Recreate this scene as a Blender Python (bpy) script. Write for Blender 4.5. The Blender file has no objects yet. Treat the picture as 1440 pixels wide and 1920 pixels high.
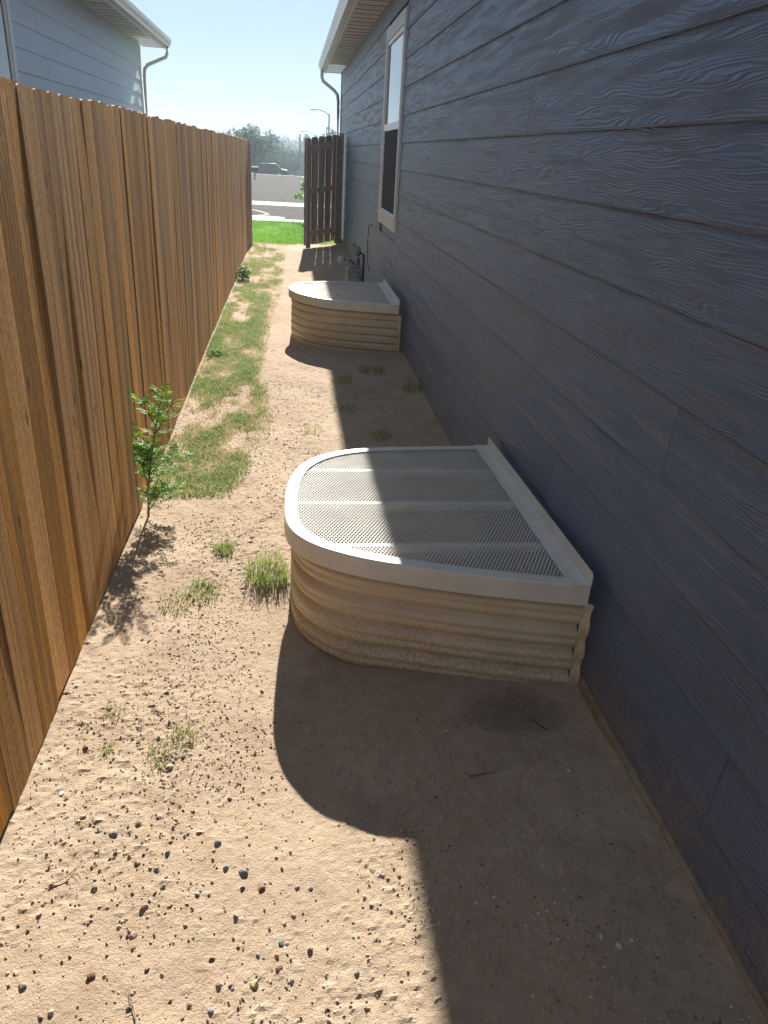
import bpy, math, random
import numpy as np
from mathutils import Vector, Matrix
rnd = random.Random(7)
npr = np.random.RandomState(11)
C = bpy.context.scene.collection
SC = bpy.context.scene

# ------------------------------------------------------------------ camera
H = 1.7029
cam = bpy.data.cameras.new('camera'); camo = bpy.data.objects.new('camera', cam); C.objects.link(camo)
cam.sensor_fit = 'VERTICAL'; cam.sensor_height = 24.0; cam.lens = 24.0 * 1406.2 / 1920.0
cam.clip_start = 0.05; cam.clip_end = 4000
camo.matrix_world = Matrix(((0.99215, -0.000518, -0.125054, 0), (-0.112582, 0.43165, -0.894988, 0),
                            (0.054443, 0.902041, 0.428203, H), (0, 0, 0, 1)))
SC.camera = camo
# ------------------------------------------------------------------ sky, sun, exposure
SUN_EL, SUN_AZ = math.radians(31.0), math.radians(2.6)        # azimuth measured from +Y towards +X
W = bpy.data.worlds.new('World'); SC.world = W; W.use_nodes = True
wn = W.node_tree; bg = wn.nodes['Background']
sky = wn.nodes.new('ShaderNodeTexSky'); sky.sky_type = 'NISHITA'; sky.sun_disc = False
sky.sun_elevation = SUN_EL; sky.sun_rotation = SUN_AZ
sky.altitude = 3000; sky.air_density = 0.6; sky.dust_density = 0.5; sky.ozone_density = 3.0
gam = wn.nodes.new('ShaderNodeGamma'); gam.inputs[1].default_value = 0.27
tint = wn.nodes.new('ShaderNodeMix'); tint.data_type = 'RGBA'; tint.blend_type = 'MULTIPLY'; tint.inputs[0].default_value = 1; tint.inputs[7].default_value = (.82, .955, 1.06, 1)
wn.links.new(sky.outputs[0], gam.inputs[0]); wn.links.new(gam.outputs[0], tint.inputs[6]); wn.links.new(tint.outputs[2], bg.inputs[0]); bg.inputs[1].default_value = 0.142
sun = bpy.data.lights.new('sun', 'SUN'); sun.energy = 4.0; sun.angle = math.radians(0.55); sun.color = (1.0, 0.95, 0.86)
suno = bpy.data.objects.new('sun', sun); C.objects.link(suno)
sd = Vector((math.sin(SUN_AZ) * math.cos(SUN_EL), math.cos(SUN_AZ) * math.cos(SUN_EL), math.sin(SUN_EL)))
suno.rotation_euler = sd.to_track_quat('Z', 'Y').to_euler(); suno.location = (0, 0, 30)
SC.view_settings.view_transform = 'Standard'; SC.view_settings.look = 'None'
SC.view_settings.exposure = 1.85; SC.view_settings.gamma = 1
SC.cycles.max_bounces = 8; SC.cycles.transparent_max_bounces = 12

# ------------------------------------------------------------------ noise
def vnoise(x, y, seed=0):
    x = np.asarray(x, float); y = np.asarray(y, float)
    xi = np.floor(x).astype(np.int64); yi = np.floor(y).astype(np.int64)
    fx = x - xi; fy = y - yi
    fx = fx * fx * fx * (fx * (fx * 6 - 15) + 10); fy = fy * fy * fy * (fy * (fy * 6 - 15) + 10)
    def h(a, b):
        n = (a * 374761393 + b * 668265263 + seed * 1442695041) & 0xFFFFFFFF
        n = ((n ^ (n >> 13)) * 1274126177) & 0xFFFFFFFF
        return ((n ^ (n >> 16)) & 0xFFFF) / 65535.0
    a = h(xi, yi); b = h(xi + 1, yi); c = h(xi, yi + 1); d = h(xi + 1, yi + 1)
    return (a + (b - a) * fx) * (1 - fy) + (c + (d - c) * fx) * fy

def ground_z(x, y, fine=True):
    x = np.asarray(x, float); y = np.asarray(y, float)
    z = 0.030 * (vnoise(x * 1.3, y * 1.1, 1) - .5) + 0.012 * (vnoise(x * 4, y * 3.6, 2) - .5)
    z = z + 0.0035 * (vnoise(x * 11, y * 10, 3) - .5)
    rough = np.clip(vnoise(x * 2.2, y * 2.0, 9) * 1.7 - .45, .25, .62)
    z = z + rough * 0.0042 * (vnoise(x * 27, y * 24, 4) - .5)
    if fine:
        z = z + rough * 0.0060 * (vnoise(x * 60, y * 55, 5) - .5)
        p = vnoise(x * 44, y * 41, 6)
        z = z - 0.005 * rough * np.clip(p - .72, 0, 1) / .28
        q = vnoise(x * 62, y * 57, 8)
        z = z + 0.009 * rough * np.clip(q - .74, 0, 1) / .26
    z = z - 0.070 * np.exp(-((x - .14) / .46) ** 2) * np.clip((y - .2) / .7, 0, 1) * np.clip((3.0 - y) / .8, 0, 1) - .022 * np.exp(-(((x - .17) / .2) ** 2 + ((y - 2.25) / .16) ** 2))
    # washed-out hollow at the near corner of the first well, heap along the fence and under the wall
    z = z - 0.045 * np.exp(-(((x - .86) / .25) ** 2 + ((y - 1.98) / .16) ** 2))
    z = z + 0.02 * np.exp(-((x - 1.12) / .10) ** 2) + 0.012 * np.exp(-((x + .80) / .09) ** 2)
    z = z + 0.05 * np.clip((y - 13.5) / 2.5, 0, 1) * np.clip(x + .2, 0, 1.2)
    return z

# ------------------------------------------------------------------ mesh building
class MB:
    def __init__(s): s.v = []; s.f = []; s.a = []; s.val = 0.0
    def add(s, vs, fs):
        n = len(s.v); s.v += [tuple(v) for v in vs]; s.f += [tuple(i + n for i in f) for f in fs]; s.a += [s.val] * len(fs)
        return n
    def box(s, c, d, M=None):
        x, y, z = d[0] / 2, d[1] / 2, d[2] / 2
        vs = [Vector((sx * x, sy * y, sz * z)) for sx in (-1, 1) for sy in (-1, 1) for sz in (-1, 1)]
        if M is not None: vs = [M @ v for v in vs]
        vs = [v + Vector(c) for v in vs]
        s.add(vs, [(0, 1, 3, 2), (4, 6, 7, 5), (0, 4, 5, 1), (2, 3, 7, 6), (0, 2, 6, 4), (1, 5, 7, 3)])
    def bevbox(s, c, d, b=.006, M=None):
        # box with chamfered edges
        x, y, z = d[0] / 2, d[1] / 2, d[2] / 2; b = min(b, x * .45, y * .45, z * .45)
        ring = lambda X, Y: [(-X + b, -Y), (X - b, -Y), (X, -Y + b), (X, Y - b), (X - b, Y), (-X + b, Y), (-X, Y - b), (-X, -Y + b)]
        L = []
        for (sx, zz) in ((-b, -z), (0, -z + b), (0, z - b), (-b, z)):
            L.append([Vector((px, py, zz)) for px, py in ring(x + sx, y + sx)])
        vs = [v for r in L for v in r]
        if M is not None: vs = [M @ v for v in vs]
        vs = [v + Vector(c) for v in vs]
        fs = [tuple(range(7, -1, -1)), tuple(range(24, 32))]
        for k in range(3):
            for i in range(8):
                j = (i + 1) % 8; fs.append((k * 8 + i, k * 8 + j, k * 8 + 8 + j, k * 8 + 8 + i))
        s.add(vs, fs)
    def tube(s, pts, r, n=8, cap=True):
        pts = [Vector(p) for p in pts]; rs = r if isinstance(r, (list, tuple)) else [r] * len(pts)
        up = Vector((0, 0, 1)); rings = []
        for i, p in enumerate(pts):
            t = (pts[min(i + 1, len(pts) - 1)] - pts[max(i - 1, 0)]).normalized()
            a = t.cross(up)
            if a.length < 1e-3: a = t.cross(Vector((1, 0, 0)))
            a.normalize(); b = t.cross(a).normalized()
            if rings and False: pass
            rings.append([p + rs[i] * (math.cos(2 * math.pi * k / n) * a + math.sin(2 * math.pi * k / n) * b) for k in range(n)])
        vs = [v for r_ in rings for v in r_]; fs = []
        for i in range(len(pts) - 1):
            for k in range(n):
                j = (k + 1) % n; fs.append((i * n + k, i * n + j, i * n + n + j, i * n + n + k))
        if cap: fs.append(tuple(range(n - 1, -1, -1))); fs.append(tuple((len(pts) - 1) * n + k for k in range(n)))
        s.add(vs, fs)
    def lathe(s, prof, c, axis='Z', n=20):
        vs = []; fs = []
        for (r, h) in prof:
            for k in range(n):
                a = 2 * math.pi * k / n; p = (r * math.cos(a), r * math.sin(a), h)
                if axis == 'X': p = (p[2], p[0], p[1])
                if axis == 'Y': p = (p[0], p[2], p[1])
                vs.append(Vector(p) + Vector(c))
        for i in range(len(prof) - 1):
            for k in range(n):
                j = (k + 1) % n; fs.append((i * n + k, i * n + j, i * n + n + j, i * n + n + k))
        fs.append(tuple(range(n - 1, -1, -1))); fs.append(tuple((len(prof) - 1) * n + k for k in range(n)))
        s.add(vs, fs)
    def prism(s, poly, p0, p1, ax, ay):
        # polygon (a,b) pairs swept from p0 to p1, a along ax, b along ay
        ax, ay = Vector(ax), Vector(ay); n = len(poly)
        vs = [Vector(p0) + a * ax + b * ay for a, b in poly] + [Vector(p1) + a * ax + b * ay for a, b in poly]
        fs = [tuple(range(n)), tuple(range(2 * n - 1, n - 1, -1))]
        for i in range(n):
            j = (i + 1) % n; fs.append((i, i + n, j + n, j))
        s.add(vs, fs)
    def build(s, name, mat, parent=None, smooth=False, fix=True):
        me = bpy.data.meshes.new(name); me.from_pydata(s.v, [], s.f); me.update()
        at = me.attributes.new('seed', 'FLOAT', 'FACE'); at.data.foreach_set('value', np.array(s.a, dtype=np.float32))
        if fix:
            import bmesh
            bm = bmesh.new(); bm.from_mesh(me); bmesh.ops.recalc_face_normals(bm, faces=bm.faces); bm.to_mesh(me); bm.free()
        if smooth: me.polygons.foreach_set('use_smooth', [True] * len(me.polygons))
        return link(name, me, mat, parent)

def link(name, me, mat, parent=None):
    if mat: me.materials.append(mat)
    o = bpy.data.objects.new(name, me); C.objects.link(o)
    if parent is not None:
        o.parent = parent; o.matrix_parent_inverse = Matrix()
        off = Vector(parent.location); q = parent.parent
        while q is not None: off += Vector(q.location); q = q.parent
        o.location = -off          # all meshes are laid out in world metres
    return o
def thing(name, label, cat, loc=(0, 0, 0), group=None):
    o = bpy.data.objects.new(name, None); C.objects.link(o); o.location = loc; o.empty_display_size = .1
    return tag(o, label, cat, group)
def tag(o, label=None, cat=None, group=None, kind=None):
    if label: o['label'] = label
    if cat: o['category'] = cat
    if group: o['group'] = group
    if kind: o['kind'] = kind
    return o
def npmesh(name, v, f, mat, parent=None, smooth=False, attr=None, col=None):
    me = bpy.data.meshes.new(name); v = np.asarray(v, np.float32); f = np.asarray(f, np.int32); k = f.shape[1]
    me.vertices.add(len(v)); me.vertices.foreach_set('co', v.ravel())
    me.loops.add(f.size); me.loops.foreach_set('vertex_index', f.ravel())
    me.polygons.add(len(f)); me.polygons.foreach_set('loop_start', np.arange(0, f.size, k, dtype=np.int32))
    me.polygons.foreach_set('use_smooth', np.full(len(f), smooth))
    me.update(calc_edges=True)
    if attr is not None:
        at = me.attributes.new('seed', 'FLOAT', 'FACE'); at.data.foreach_set('value', np.asarray(attr, np.float32))
    return link(name, me, mat, parent)

# ------------------------------------------------------------------ materials
class NT:
    def __init__(s, name, rough=.6, spec=.3, metal=0):
        s.m = bpy.data.materials.new(name); s.m.use_nodes = True; s.t = s.m.node_tree; s.n = s.t.nodes
        s.b = s.n['Principled BSDF']; s.b.inputs['Roughness'].default_value = rough
        s.b.inputs['Specular IOR Level'].default_value = spec; s.b.inputs['Metallic'].default_value = metal
    def new(s, t, **kw):
        n = s.n.new(t)
        for k, v in kw.items(): setattr(n, k, v)
        return n
    def l(s, a, b): s.t.links.new(a, b)
    def put(s, sock, x):
        if isinstance(x, (int, float)): sock.default_value = x
        elif isinstance(x, (tuple, list)): sock.default_value = tuple(x) if len(x) == len(sock.default_value) else tuple(x) + (1,)
        else: s.l(x, sock)
    def pos(s): return s.new('ShaderNodeNewGeometry').outputs['Position']
    def seed(s): return s.new('ShaderNodeAttribute', attribute_name='seed').outputs['Fac']
    def map(s, v, scale=(1, 1, 1), loc=(0, 0, 0)):
        m = s.new('ShaderNodeMapping'); s.l(v, m.inputs[0]); s.put(m.inputs['Scale'], scale); s.put(m.inputs['Location'], loc); return m.outputs[0]
    def noise(s, v, scale=5, det=3, rough=.55, dist=0, dim='3D', w=None):
        n = s.new('ShaderNodeTexNoise', noise_dimensions=dim); s.l(v, n.inputs['Vector'])
        n.inputs['Scale'].default_value = scale; n.inputs['Detail'].default_value = det
        n.inputs['Roughness'].default_value = rough; n.inputs['Distortion'].default_value = dist
        if w is not None: s.put(n.inputs['W'], w)
        return n.outputs['Fac']
    def math(s, op, a, b=0.0, c=0.0):
        n = s.new('ShaderNodeMath', operation=op); s.put(n.inputs[0], a); s.put(n.inputs[1], b); s.put(n.inputs[2], c); return n.outputs[0]
    def ramp(s, f, stops):
        r = s.new('ShaderNodeValToRGB'); s.l(f, r.inputs[0]); e = r.color_ramp.elements
        while len(e) < len(stops): e.new(.5)
        for i, (p, c) in enumerate(stops): e[i].position = p; e[i].color = tuple(c) + (1,) if len(c) == 3 else c
        return r.outputs[0]
    def mix(s, f, a, b, mode='MIX'):
        m = s.new('ShaderNodeMix', data_type='RGBA', blend_type=mode); s.put(m.inputs[0], f); s.put(m.inputs[6], a); s.put(m.inputs[7], b); return m.outputs[2]
    def sep(s, v):
        n = s.new('ShaderNodeSeparateXYZ'); s.l(v, n.inputs[0]); return n.outputs
    def comb(s, x, y, z):
        n = s.new('ShaderNodeCombineXYZ'); s.put(n.inputs[0], x); s.put(n.inputs[1], y); s.put(n.inputs[2], z); return n.outputs[0]
    def bump(s, h, dist=.002, strength=1.0, nrm=None):
        b = s.new('ShaderNodeBump'); s.l(h, b.inputs['Height']); b.inputs['Distance'].default_value = dist; b.inputs['Strength'].default_value = strength
        if nrm is not None: s.l(nrm, b.inputs['Normal'])
        s.l(b.outputs[0], s.b.inputs['Normal']); return b.outputs[0]
    def col(s, c): s.put(s.b.inputs['Base Color'], c)

def mat_plain(name, c, rough=.55, spec=.3, var=.12, scale=14, metal=0, bump=0):
    t = NT(name, rough, spec, metal); p = t.pos()
    f = t.noise(p, scale, 4, .6)
    d = tuple(x * (1 - var) for x in c); l = tuple(min(1, x * (1 + var)) for x in c)
    t.col(t.ramp(f, [(.3, d), (.7, l)]))
    if bump: t.bump(t.noise(p, scale * 12, 3), bump)
    return t.m

def mat_siding(name, base, light, grain=.0023, dust=True, spec=1.0, rough=.43):
    t = NT(name, rough, spec); p = t.pos(); X = t.sep(p); sd_ = t.seed()
    u = t.math('ADD', X[1], t.math('MULTIPLY', sd_, 37.7)); v = X[2]
    # growth rings: contour lines of a slowly warped board
    cv = t.comb(t.math('MULTIPLY', u, 1.3), t.math('MULTIPLY', v, 11.0), t.math('MULTIPLY', sd_, 11.0))
    w1 = t.noise(cv, 1.0, 2, .5); cv2 = t.comb(t.math('MULTIPLY', u, 9.0), t.math('MULTIPLY', v, 30.0), sd_)
    w2 = t.noise(cv2, 1.0, 2, .5)
    g = t.math('ADD', t.math('ADD', v, t.math('MULTIPLY', w1, .15)), t.math('MULTIPLY', w2, .009))
    ring = t.math('SINE', t.math('MULTIPLY', g, 2 * math.pi / .0082))
    amp = t.noise(t.comb(t.math('MULTIPLY', u, 3.0), t.math('MULTIPLY', v, 14.0), t.math('ADD', sd_, 5.0)), 1.0, 2)
    ampr = t.ramp(amp, [(.33, (.22,) * 3), (.62, (1,) * 3)])
    fine = t.noise(t.comb(t.math('MULTIPLY', u, 40.0), t.math('MULTIPLY', v, 420.0), sd_), 1.0, 2)
    h = t.math('ADD', t.math('MULTIPLY', t.math('MULTIPLY', ring, .5), ampr), t.math('MULTIPLY', fine, .35))
    t.bump(h, grain, 1.0)
    f = t.noise(t.comb(t.math('MULTIPLY', u, 1.1), t.math('MULTIPLY', v, 5.0), sd_), 1.0, 4)
    c = t.ramp(f, [(.3, base), (.75, light)])
    if dust:
        # dried mud splash on the lowest course, and faint chalky runs
        hgt = t.math('SUBTRACT', 1.0, t.math('MULTIPLY', v, 3.6)); s2 = t.noise(p, 60, 4, .75); s3 = t.noise(p, 7, 3)
        k = t.math('MULTIPLY', t.math('MULTIPLY', t.math('MAXIMUM', hgt, 0.0), t.ramp(s2, [(.42, (0,) * 3), (.60, (1,) * 3)])), t.ramp(s3, [(.35, (.15,) * 3), (.65, (1,) * 3)]))
        k = t.math('MINIMUM', t.math('MULTIPLY', k, 2.4), .85)
        c = t.mix(k, c, (.23, .165, .11))
    t.b.inputs['IOR'].default_value = 1.5; t.col(c); t.b.inputs['Sheen Weight'].default_value = .12; t.b.inputs['Sheen Roughness'].default_value = .45; t.b.inputs['Sheen Tint'].default_value = (.6, .8, 1, 1)
    rr = t.math('ADD', rough - .06, t.math('MULTIPLY', f, .14)); t.l(rr, t.b.inputs['Roughness'])
    return t.m

def mat_wood(name, dark, mid, light, rough=.75, bumpd=.0022, seedshift=0.0, fuzz=True):
    t = NT(name, rough, .25); p = t.pos(); X = t.sep(p); s_ = t.math('ADD', t.seed(), seedshift)
    off = t.math('MULTIPLY', s_, 53.1)
    y = t.math('ADD', t.math('ADD', X[1], X[0]), off); z = t.math('ADD', X[2], off)
    g1 = t.noise(t.comb(t.math('MULTIPLY', y, 60.0), t.math('MULTIPLY', z, 1.3), s_), 1.0, 4, .6, .6)
    g2 = t.noise(t.comb(t.math('MULTIPLY', y, 14.0), t.math('MULTIPLY', z, .6), s_), 1.0, 3, .5, .4)
    fz = t.noise(t.comb(t.math('MULTIPLY', y, 260.0), t.math('MULTIPLY', z, 70.0), s_), 1.0, 2, .6)
    sp = t.noise(t.comb(t.math('MULTIPLY', y, 120.0), t.math('MULTIPLY', z, 42.0), s_), 1.0, 4, .75)
    f = t.math('ADD', t.math('ADD', t.math('MULTIPLY', g1, .50), t.math('MULTIPLY', g2, .50)), t.math('MULTIPLY', t.math('SUBTRACT', sp, .5), 1.0 if fuzz else .2))
    c = t.ramp(f, [(.28, dark), (.5, mid), (.74, light)])
    g3 = t.noise(t.comb(t.math('MULTIPLY', y, 22.0), t.math('MULTIPLY', z, .35), s_), 1.0, 2, .5)
    c = t.mix(t.ramp(g3, [(.53, (0,) * 3), (.63, (.75,) * 3)]), c, tuple(x * .62 + .02 for x in dark))
    if fuzz:                                                 # a few knots
        vo = t.new('ShaderNodeTexVoronoi', voronoi_dimensions='2D'); t.l(t.comb(t.math('MULTIPLY', y, 6.5), t.math('MULTIPLY', z, 2.3), 0.0), vo.inputs['Vector']); vo.inputs['Scale'].default_value = 1
        sel = t.new('ShaderNodeSeparateColor'); t.l(vo.outputs['Color'], sel.inputs[0])
        kd = t.math('ADD', vo.outputs['Distance'], t.math('MULTIPLY', t.math('LESS_THAN', sel.outputs[0], .62), 9.0))
        c = t.mix(t.ramp(kd, [(.035, (.9,) * 3), (.075, (0,) * 3)]), c, tuple(x * .35 for x in dark))
    hv = t.new('ShaderNodeHueSaturation'); t.l(c, hv.inputs['Color'])
    rv = t.new('ShaderNodeTexWhiteNoise', noise_dimensions='1D'); t.l(s_, rv.inputs['W'])
    t.l(t.math('ADD', .72, t.math('MULTIPLY', rv.outputs['Value'], .56)), hv.inputs['Value'])
    rv2 = t.new('ShaderNodeTexWhiteNoise', noise_dimensions='1D'); t.l(t.math('ADD', s_, 3.3), rv2.inputs['W'])
    t.l(t.math('ADD', .88, t.math('MULTIPLY', rv2.outputs['Value'], .27)), hv.inputs['Saturation'])
    t.col(hv.outputs[0])
    h = t.math('ADD', t.math('MULTIPLY', g1, .8), t.math('MULTIPLY', fz, .55 if fuzz else .2))
    t.bump(h, bumpd, 1.0)
    return t.m

def mat_sand(name):
    t = NT(name, .95, .1); p = t.pos()
    a = t.noise(p, 1.6, 4, .6); b = t.noise(p, 22, 4, .65); c_ = t.noise(p, 260, 2, .7); d_ = t.noise(p, 90, 3, .7)
    c = t.ramp(a, [(.32, (.385, .292, .207)), (.55, (.44, .345, .252)), (.75, (.475, .385, .288))])
    c = t.mix(t.ramp(b, [(.35, (.55,) * 3), (.62, (0,) * 3)]), c, (.33, .235, .155))
    c = t.mix(t.ramp(c_, [(.60, (0,) * 3), (.72, (.55,) * 3)]), c, (.60, .51, .40))
    c = t.mix(t.ramp(d_, [(.25, (.7,) * 3), (.38, (0,) * 3)]), c, (.20, .145, .105))
    e_ = t.noise(p, 3.4, 5, .65)
    c = t.mix(t.ramp(e_, [(.50, (0,) * 3), (.68, (.5,) * 3)]), c, (.27, .195, .135))
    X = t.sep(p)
    # soft-edged darker patch in the soil colour by the first well
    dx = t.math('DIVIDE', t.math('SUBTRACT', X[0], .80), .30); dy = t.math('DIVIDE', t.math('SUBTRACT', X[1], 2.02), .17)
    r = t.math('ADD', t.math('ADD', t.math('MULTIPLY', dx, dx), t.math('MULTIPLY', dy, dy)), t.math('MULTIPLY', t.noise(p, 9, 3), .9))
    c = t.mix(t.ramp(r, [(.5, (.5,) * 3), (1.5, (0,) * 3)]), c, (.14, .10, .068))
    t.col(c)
    h = t.math('ADD', t.math('MULTIPLY', t.noise(p, 140, 4, .7), .8), t.math('MULTIPLY', t.noise(p, 420, 2, .6), .4))
    t.bump(h, .006, 1.0)
    return t.m

def mat_leaf(name, stops, trans=.35, rough=.5, spec=.3):
    t = NT(name, rough, spec); c = t.ramp(t.seed(), stops); t.col(c)
    tr = t.new('ShaderNodeBsdfTranslucent'); hs = t.new('ShaderNodeHueSaturation'); t.l(c, hs.inputs['Color']); hs.inputs['Value'].default_value = 1.5
    t.l(hs.outputs[0], tr.inputs[0])
    mx = t.new('ShaderNodeMixShader'); mx.inputs[0].default_value = trans; t.l(t.b.outputs[0], mx.inputs[1]); t.l(tr.outputs[0], mx.inputs[2])
    t.l(mx.outputs[0], t.n['Material Output'].inputs['Surface']); return t.m

def mat_glass(name, c=(.015, .018, .022)):
    t = NT(name, .03, .6); t.col(c); t.b.inputs['IOR'].default_value = 1.5; return t.m

M = {}
M['siding'] = mat_siding('charcoal_siding', (.050, .073, .135), (.086, .117, .20))
M['siding_nb'] = mat_siding('grey_blue_siding', (.45, .53, .65), (.51, .59, .71), grain=.0006, dust=False, spec=.35, rough=.55)
M['trim'] = mat_plain('taupe_trim_paint', (.70, .70, .70), .5, .35, .07, 6)
M['eave'] = mat_plain('beige_eave_metal', (.72, .685, .64), .4, .4, .05, 5)
M['gutter'] = mat_plain('beige_gutter_metal', (.60, .58, .55), .3, .5, .04, 5)
M['vinyl'] = mat_plain('white_vinyl', (.78, .78, .77), .35, .4, .03, 5)
M['shingle'] = mat_plain('roof_shingles', (.10, .09, .085), .9, .1, .4, 9)
M['screen'] = mat_plain('insect_screen', (.035, .037, .045), .8, .2, .1, 60)
M['glass'] = mat_glass('window_glass')
M['concrete'] = mat_plain('foundation_concrete', (.30, .25, .19), .9, .1, .25, 20, bump=.003)
M['ledge'] = mat_plain('dusty_foundation_ledge', (.30, .225, .15), .9, .1, .25, 25, bump=.002)
M['fence'] = mat_wood('stained_cedar', (.26, .112, .014), (.425, .198, .030), (.56, .30, .068))
M['gate'] = mat_wood('dark_brown_stain', (.42, .31, .255), (.52, .39, .33), (.62, .48, .41), bumpd=.0010)
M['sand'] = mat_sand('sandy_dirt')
M['black'] = mat_plain('black_rubber', (.02, .02, .022), .5, .4, .1)
M['meter'] = mat_plain('grey_meter_paint', (.20, .215, .235), .4, .5, .12, 18)
M['pipe'] = mat_plain('dark_iron_pipe', (.075, .08, .088), .45, .5, .2, 25)
M['plastic'] = mat_plain('meter_index_cover', (.36, .38, .40), .3, .5, .06)
# ---- well steel: cream paint with dried mud near the ground
def mat_well(name, c, dirt=.5, z0=.02, z1=.30, rough=.38):
    t = NT(name, rough, .45); p = t.pos(); X = t.sep(p)
    base = t.ramp(t.noise(p, 6, 4), [(.3, tuple(x * .9 for x in c)), (.7, tuple(x * 1.06 for x in c))])
    s = t.noise(p, 85, 4, .75); g = t.noise(t.map(p, (3, 3, 14)), 1.0, 3)
    k = t.math('MULTIPLY', t.ramp(X[2], [(0, (1,) * 3), (z1, (0,) * 3)]), t.ramp(s, [(.40, (0,) * 3), (.60, (1,) * 3)]))
    k = t.math('ADD', t.math('MULTIPLY', k, dirt), t.math('MULTIPLY', t.ramp(g, [(.5, (0,) * 3), (.75, (1,) * 3)]), dirt * .45))
    t.col(t.mix(t.math('MINIMUM', k, 1.0), base, (.26, .175, .095)))
    t.bump(t.noise(p, 220, 2), .0005)
    return t.m
M['liner'] = mat_well('cream_well_steel', (.63, .51, .345), .6)
M['cover'] = mat_well('cream_cover_paint', (.65, .61, .545), .22, rough=.33)
M['mesh'] = mat_well('cream_mesh_paint', (.80, .785, .74), .04, rough=.35)
def mat_asphalt():
    t = NT('asphalt', .95, .03); p = t.pos(); a = t.noise(t.map(p, (.25, 1.4, 1)), 1.0, 4, .7); b = t.noise(p, 9, 4, .8)
    c = t.ramp(a, [(.3, (.045, .043, .040)), (.7, (.085, .081, .076))])
    c = t.mix(t.ramp(b, [(.42, (0,) * 3), (.62, (.6,) * 3)]), c, (.11, .104, .096)); t.col(c)
    v = t.new('ShaderNodeTexVoronoi', feature='DISTANCE_TO_EDGE'); t.l(p, v.inputs['Vector']); v.inputs['Scale'].default_value = .33
    t.col(t.mix(t.ramp(v.outputs['Distance'], [(.004, (.8,) * 3), (.010, (0,) * 3)]), c, (.022, .021, .02))); return t.m
M['asphalt'] = mat_asphalt()
M['pavement'] = mat_plain('pale_concrete', (.33, .32, .30), .85, .2, .1, 3)
M['terrain'] = mat_plain('dry_grassland', (.16, .14, .085), .95, .1, .3, .08)
M['lawn'] = mat_plain('lawn_soil', (.06, .11, .022), .95, .1, .3, 8)
M['bark'] = mat_plain('bark', (.09, .068, .05), .9, .1, .3, 20)
M['stem'] = mat_plain('woody_stem', (.13, .085, .05), .8, .2, .3, 40)
M['weed'] = mat_leaf('weed_blades', [(0, (.14, .22, .045)), (.35, (.21, .27, .07)), (.6, (.30, .29, .11)), (.85, (.38, .31, .16)), (1, (.40, .32, .18))], .35, .6, .15)
M['lawnblade'] = mat_leaf('lawn_blades', [(0, (.075, .20, .015)), (.5, (.11, .26, .02)), (1, (.19, .33, .035))], .45)
M['sapling'] = mat_leaf('sapling_leaves', [(0, (.055, .14, .012)), (.5, (.12, .25, .02)), (1, (.24, .40, .04))], .36, .55, .18)
M['bush'] = mat_leaf('bush_leaves', [(0, (.05, .11, .02)), (.6, (.10, .19, .035)), (1, (.22, .30, .07))], .4)
M['treeleaf'] = mat_leaf('tree_leaves', [(0, (.020, .040, .014)), (.6, (.035, .065, .02)), (1, (.06, .095, .03))], .25, .8, .05)
M['straw'] = mat_plain('dry_straw', (.22, .15, .09), .9, .1, .3, 40)
M['twig'] = mat_plain('dark_twig', (.055, .038, .028), .9, .1, .3, 40)
M['galv'] = mat_plain('galvanised_steel', (.32, .33, .34), .45, .5, .1, 4, metal=.6)
M['polewood'] = mat_plain('weathered_pole', (.11, .085, .065), .9, .1, .2, 6)
M['carpaint'] = mat_plain('dark_car_paint', (.02, .022, .028), .25, .5, .05)
M['lamp'] = mat_plain('lamp_lens', (.6, .6, .58), .3, .5, .05)
def mat_stone(name, a, b):
    t = NT(name, .8, .25); p = t.pos(); oi = t.new('ShaderNodeObjectInfo'); f = t.noise(p, 160, 3, .65)
    c = t.ramp(f, [(.35, a), (.65, b)]); hv = t.new('ShaderNodeHueSaturation'); t.l(c, hv.inputs['Color'])
    t.l(t.math('ADD', .7, t.math('MULTIPLY', oi.outputs['Random'], .6)), hv.inputs['Value']); t.col(hv.outputs[0])
    t.bump(t.noise(p, 300, 3), .001); return t.m
ST = {'brown': mat_stone('brown_stone', (.20, .145, .105), (.33, .245, .18)), 'grey': mat_stone('grey_stone', (.15, .15, .15), (.30, .295, .285)),
      'red': mat_stone('reddish_stone', (.17, .075, .05), (.28, .15, .11)), 'white': mat_stone('white_stone', (.50, .47, .42), (.72, .69, .64)),
      'green': mat_stone('greenish_stone', (.08, .12, .105), (.15, .20, .18)), 'pink': mat_stone('pink_stone', (.34, .21, .17), (.46, .31, .26)),
      'yellow': mat_stone('yellow_stone', (.34, .27, .13), (.50, .42, .24)), 'sand': mat_stone('sandstone', (.30, .225, .15), (.47, .37, .26))}
def mat_grit(name):
    t = NT(name, .9, .1)
    t.col(t.ramp(t.seed(), [(0, (.10, .075, .06)), (.25, (.25, .18, .125)), (.6, (.42, .325, .225)), (.85, (.52, .43, .32)), (1, (.66, .60, .52))])); return t.m
M['grit'] = mat_grit('loose_grit')

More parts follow.
